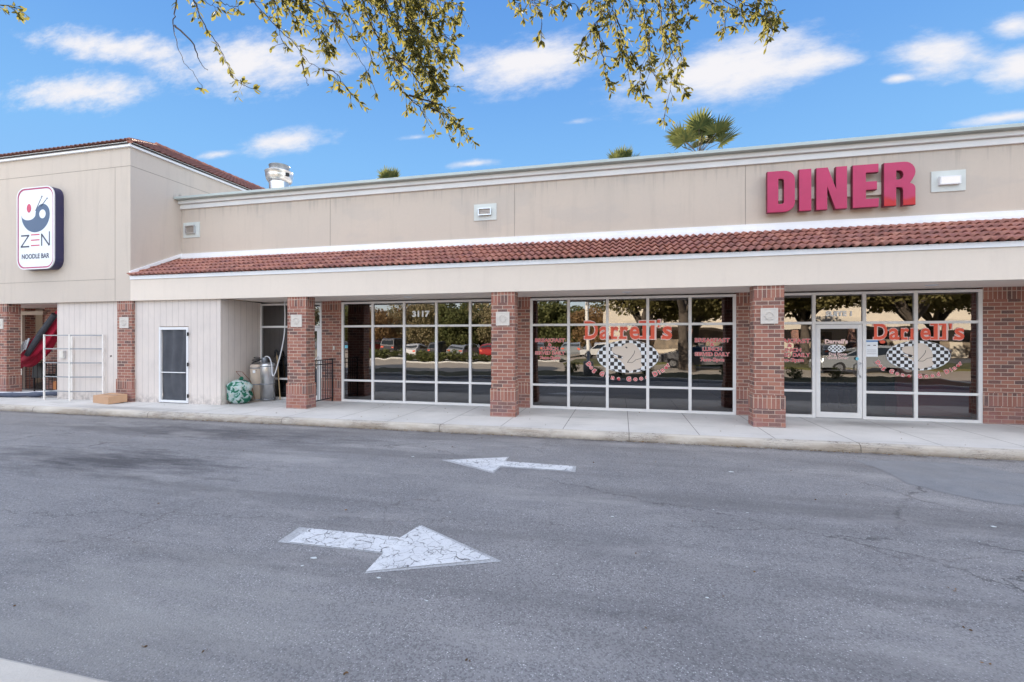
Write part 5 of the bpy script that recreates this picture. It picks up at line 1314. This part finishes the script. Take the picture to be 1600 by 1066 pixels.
for pts, dep, _, dens in TW:
    P3d = [at(px, py, dep+.10*math.sin(px*.05+py*.03)+rn.uniform(-.05,.05)) for px, py in pts]
    top = P3d[0]; 
    if pts[0][1] <= 0:
        near = min(LP, key=lambda q: (q-(top+Vector((0,-.2,.9)))).length)
        mid = top+(top-P3d[1]).normalized()*.35+Vector((0,0,.12))
        P3d = [near, (near+mid)/2+Vector((0,0,.1)), mid]+P3d; k0 = 2
    else: k0 = 0
    sp = smooth_path(P3d, 5); n_ = len(sp)
    sp = [p+Vector((rn.gauss(0,.006), rn.gauss(0,.006), rn.gauss(0,.005))) for p in sp]
    tw.tube(sp, [max(.0028, .011*(1-i/n_)**1.2) for i in range(n_)], 4, cap=False)
    start = k0*5-4 if k0 else 0
    for i in range(max(0, start), n_-1):
        seg = sp[i+1]-sp[i]; cnt = dens*.88*seg.length/.058
        cnt = int(cnt)+(1 if rn.random() < cnt-int(cnt) else 0)
        for _ in range(cnt):
            b = sp[i]+seg*rn.random(); dv = (seg.normalized()*.6+rdir(rn)*.75+Vector((0,0,-.35))).normalized(); L_ = rn.uniform(.04,.17)
            e = b+dv*L_; tw.tube([b, (b+e)/2+Vector((0,0,.005)), e], [.0025,.002,.0015], 3, cap=False)
            for j in range(rn.randint(3, 7)):
                q = b+dv*L_*rn.uniform(.35,1.); leaf(lf, q, (dv*.7+rdir(rn)*.8+Vector((0,0,-.3))), rn.uniform(.048,.088), rn.uniform(.018,.032), rn)
    if dens > .1:
        for j in range(6): leaf(lf, sp[-1], (sp[-1]-sp[-2]).normalized()*.8+rdir(rn)*.8, rn.uniform(.055,.095), rn.uniform(.022,.036), rn)
tw.build('twigs', TWIG, OAK); lf.build('foliage', LEAF, OAK)
rc = random.Random(4)
cl = [((x+rc.uniform(-.5,.5), y+rc.uniform(-.5,.5), z+rc.uniform(-.2,.6)), rc.uniform(.7,1.2)) for (x, y, z) in [(3.5,-6,6),(5,-4,6.4),(6.3,-1.5,6.6),(2,-3,6.6),(0,-4,7),(4,-8.4,6.6),(2.2,-7,7),(5.6,-6.5,6.5),(4,-1.6,7.2),(-1.2,-5,6.9),(7.2,-3.6,6.0),(3.2,.4,7.4),(1,1.5,7.6)]]
crown_mb(rc, cl, 260, .11).build('crown', LEAF, OAK)

# palms behind the shop
def palm(x, y, zc, r, label, lm_, nf=22, seed=1):
    rn_ = random.Random(seed); t = thing('fan_palm', (x, y, 0), label, 'palm tree', 'palms behind the shops'); c0_ = Vector((x, y, zc))
    m = MB(); m.tube([(x,y,0),(x+.05,y,zc*.5),(x,y,zc)], [.24,.19,.16], 10); m.build('trunk', BARK, t)
    m = MB(); st_ = MB()
    for i in range(nf):
        az = i*2.4+rn_.uniform(-.3,.3); el = R(rn_.uniform(-8, 78)) if i > 3 else R(75)
        d = Vector((math.cos(az)*math.cos(el), math.sin(az)*math.cos(el), math.sin(el))); pl = r*rn_.uniform(.42,.55)
        e = c0_+d*pl*1.15-Vector((0,0,.05)); st_.tube([c0_, (c0_+e)/2+Vector((0,0,.06)), e], [.03,.02,.016], 4, cap=False)
        s = d.cross(Vector((0,0,1))); s = s.normalized() if s.length > .1 else Vector((1,0,0)); up_ = s.cross(d)
        nl = 24
        for k in range(nl):
            a_ = R(-108+216*k/(nl-1)); dd = (d*math.cos(a_)+s*math.sin(a_)+up_*.18*abs(math.sin(a_))); L_ = r*.58*(1-.28*abs(a_)/1.9)*rn_.uniform(.88,1.06)
            w_ = (s*math.cos(a_)-d*math.sin(a_)).normalized()*L_*.058
            p1 = e+dd*L_*.55-Vector((0,0,.03*r)); p2 = e+dd*L_-Vector((0,0,rn_.uniform(.02,.10)*r))
            m.add([e, p1-w_, p1+w_], [(0,1,2)]); m.add([p1-w_, p2, p1+w_], [(0,1,2)])
    st_.build('stalks', BARK, t); m.build('fronds', lm_, t)
palm(4.57, 30, 13.0, 2.45, 'tall fan palm rising above the parapet left of the pink letters', PALML, 16, 5)
palm(.05, 30, 12.15, 1.7, 'palm whose crown tips just clear the parapet, left of the tall palm', PALML, 16, 9)
palm(-16.0, 30, 12.05, 1.85, 'green and yellow palm tips showing above the parapet right of the exhaust fan', PALML, 18, 12)

# ------------------------------------------------------------------ litter
rn = random.Random(5)
m = MB()
def chip(x, y, s, z=.006):
    n_ = rn.randint(5, 7); a0 = rn.random()*6; m.add([(x+s*rn.uniform(.5,1)*math.cos(a0+k*6.283/n_), y+s*.7*rn.uniform(.5,1)*math.sin(a0+k*6.283/n_), z) for k in range(n_)], [list(range(n_))])
def gp(px, py): q = ray(px, py); t = -EYE/q.z; return q.x*t, q.y*t
for px, py, s in ((1143,738,.05),(1553,824,.045),(490,873,.035),(472,885,.02),(592,904,.022),(703,801,.014),(738,829,.01),(1105,935,.017),(1115,797,.015),(1168,802,.018),(1167,887,.012),(645,714,.03),(957,808,.02),(1090,890,.008),(667,940,.014),(1530,847,.012)):
    x, y = gp(px, py); chip(x, y, s)
for _ in range(150):
    chip(rn.uniform(-7,7), rn.uniform(2.6,8.3), rn.uniform(.004,.010))
tag(m.build('paint_chips', Mat('old_white_paint', (.62,.66,.66), .6).m), label='scattered white paint chips and crumbs on the asphalt', kind='stuff')
m = MB()
for px, py in ((1010,985),(1540,1040),(540,1055),(1514,986),(315,1022),(224,1012),(1490,924),(730,1035)):
    x, y = gp(px, py)
    for _ in range(2): leaf(m, Vector((x+rn.uniform(-.02,.02), y+rn.uniform(-.02,.02), .008)), Vector((rn.gauss(0,1), rn.gauss(0,1), .1)), .022, .012, rn)
for _ in range(70): leaf(m, Vector((rn.uniform(-9,8), rn.uniform(2.2,8.4), .008)), Vector((rn.gauss(0,1), rn.gauss(0,1), .1)), rn.uniform(.015,.035), .014, rn)
for _ in range(1100):
    x = rn.uniform(-14,9); g_ = noise.noise(Vector((x*.6, 2, 2)))
    if g_ < -.12+rn.random()*.3-.1 and abs(x+5.5) > 2.5: continue
    leaf(m, Vector((x, 8.645-abs(rn.gauss(0,.045)), .008+rn.random()*.012)), Vector((rn.gauss(0,1), rn.gauss(0,.6), .1)), rn.uniform(.012,.035), .012, rn)
for _ in range(60): leaf(m, Vector((rn.uniform(-12,8), rn.uniform(8.9,11.3), SWZ+.008)), Vector((rn.gauss(0,1), rn.gauss(0,1), .1)), rn.uniform(.015,.035), .014, rn)
tag(m.build('fallen_leaves', leafmat('dead_leaf', (.08,.05,.03), (.16,.10,.055), (.30,.18,.09), .1)), label='small dead brown leaves gathered along the kerb and scattered on the asphalt', kind='stuff')
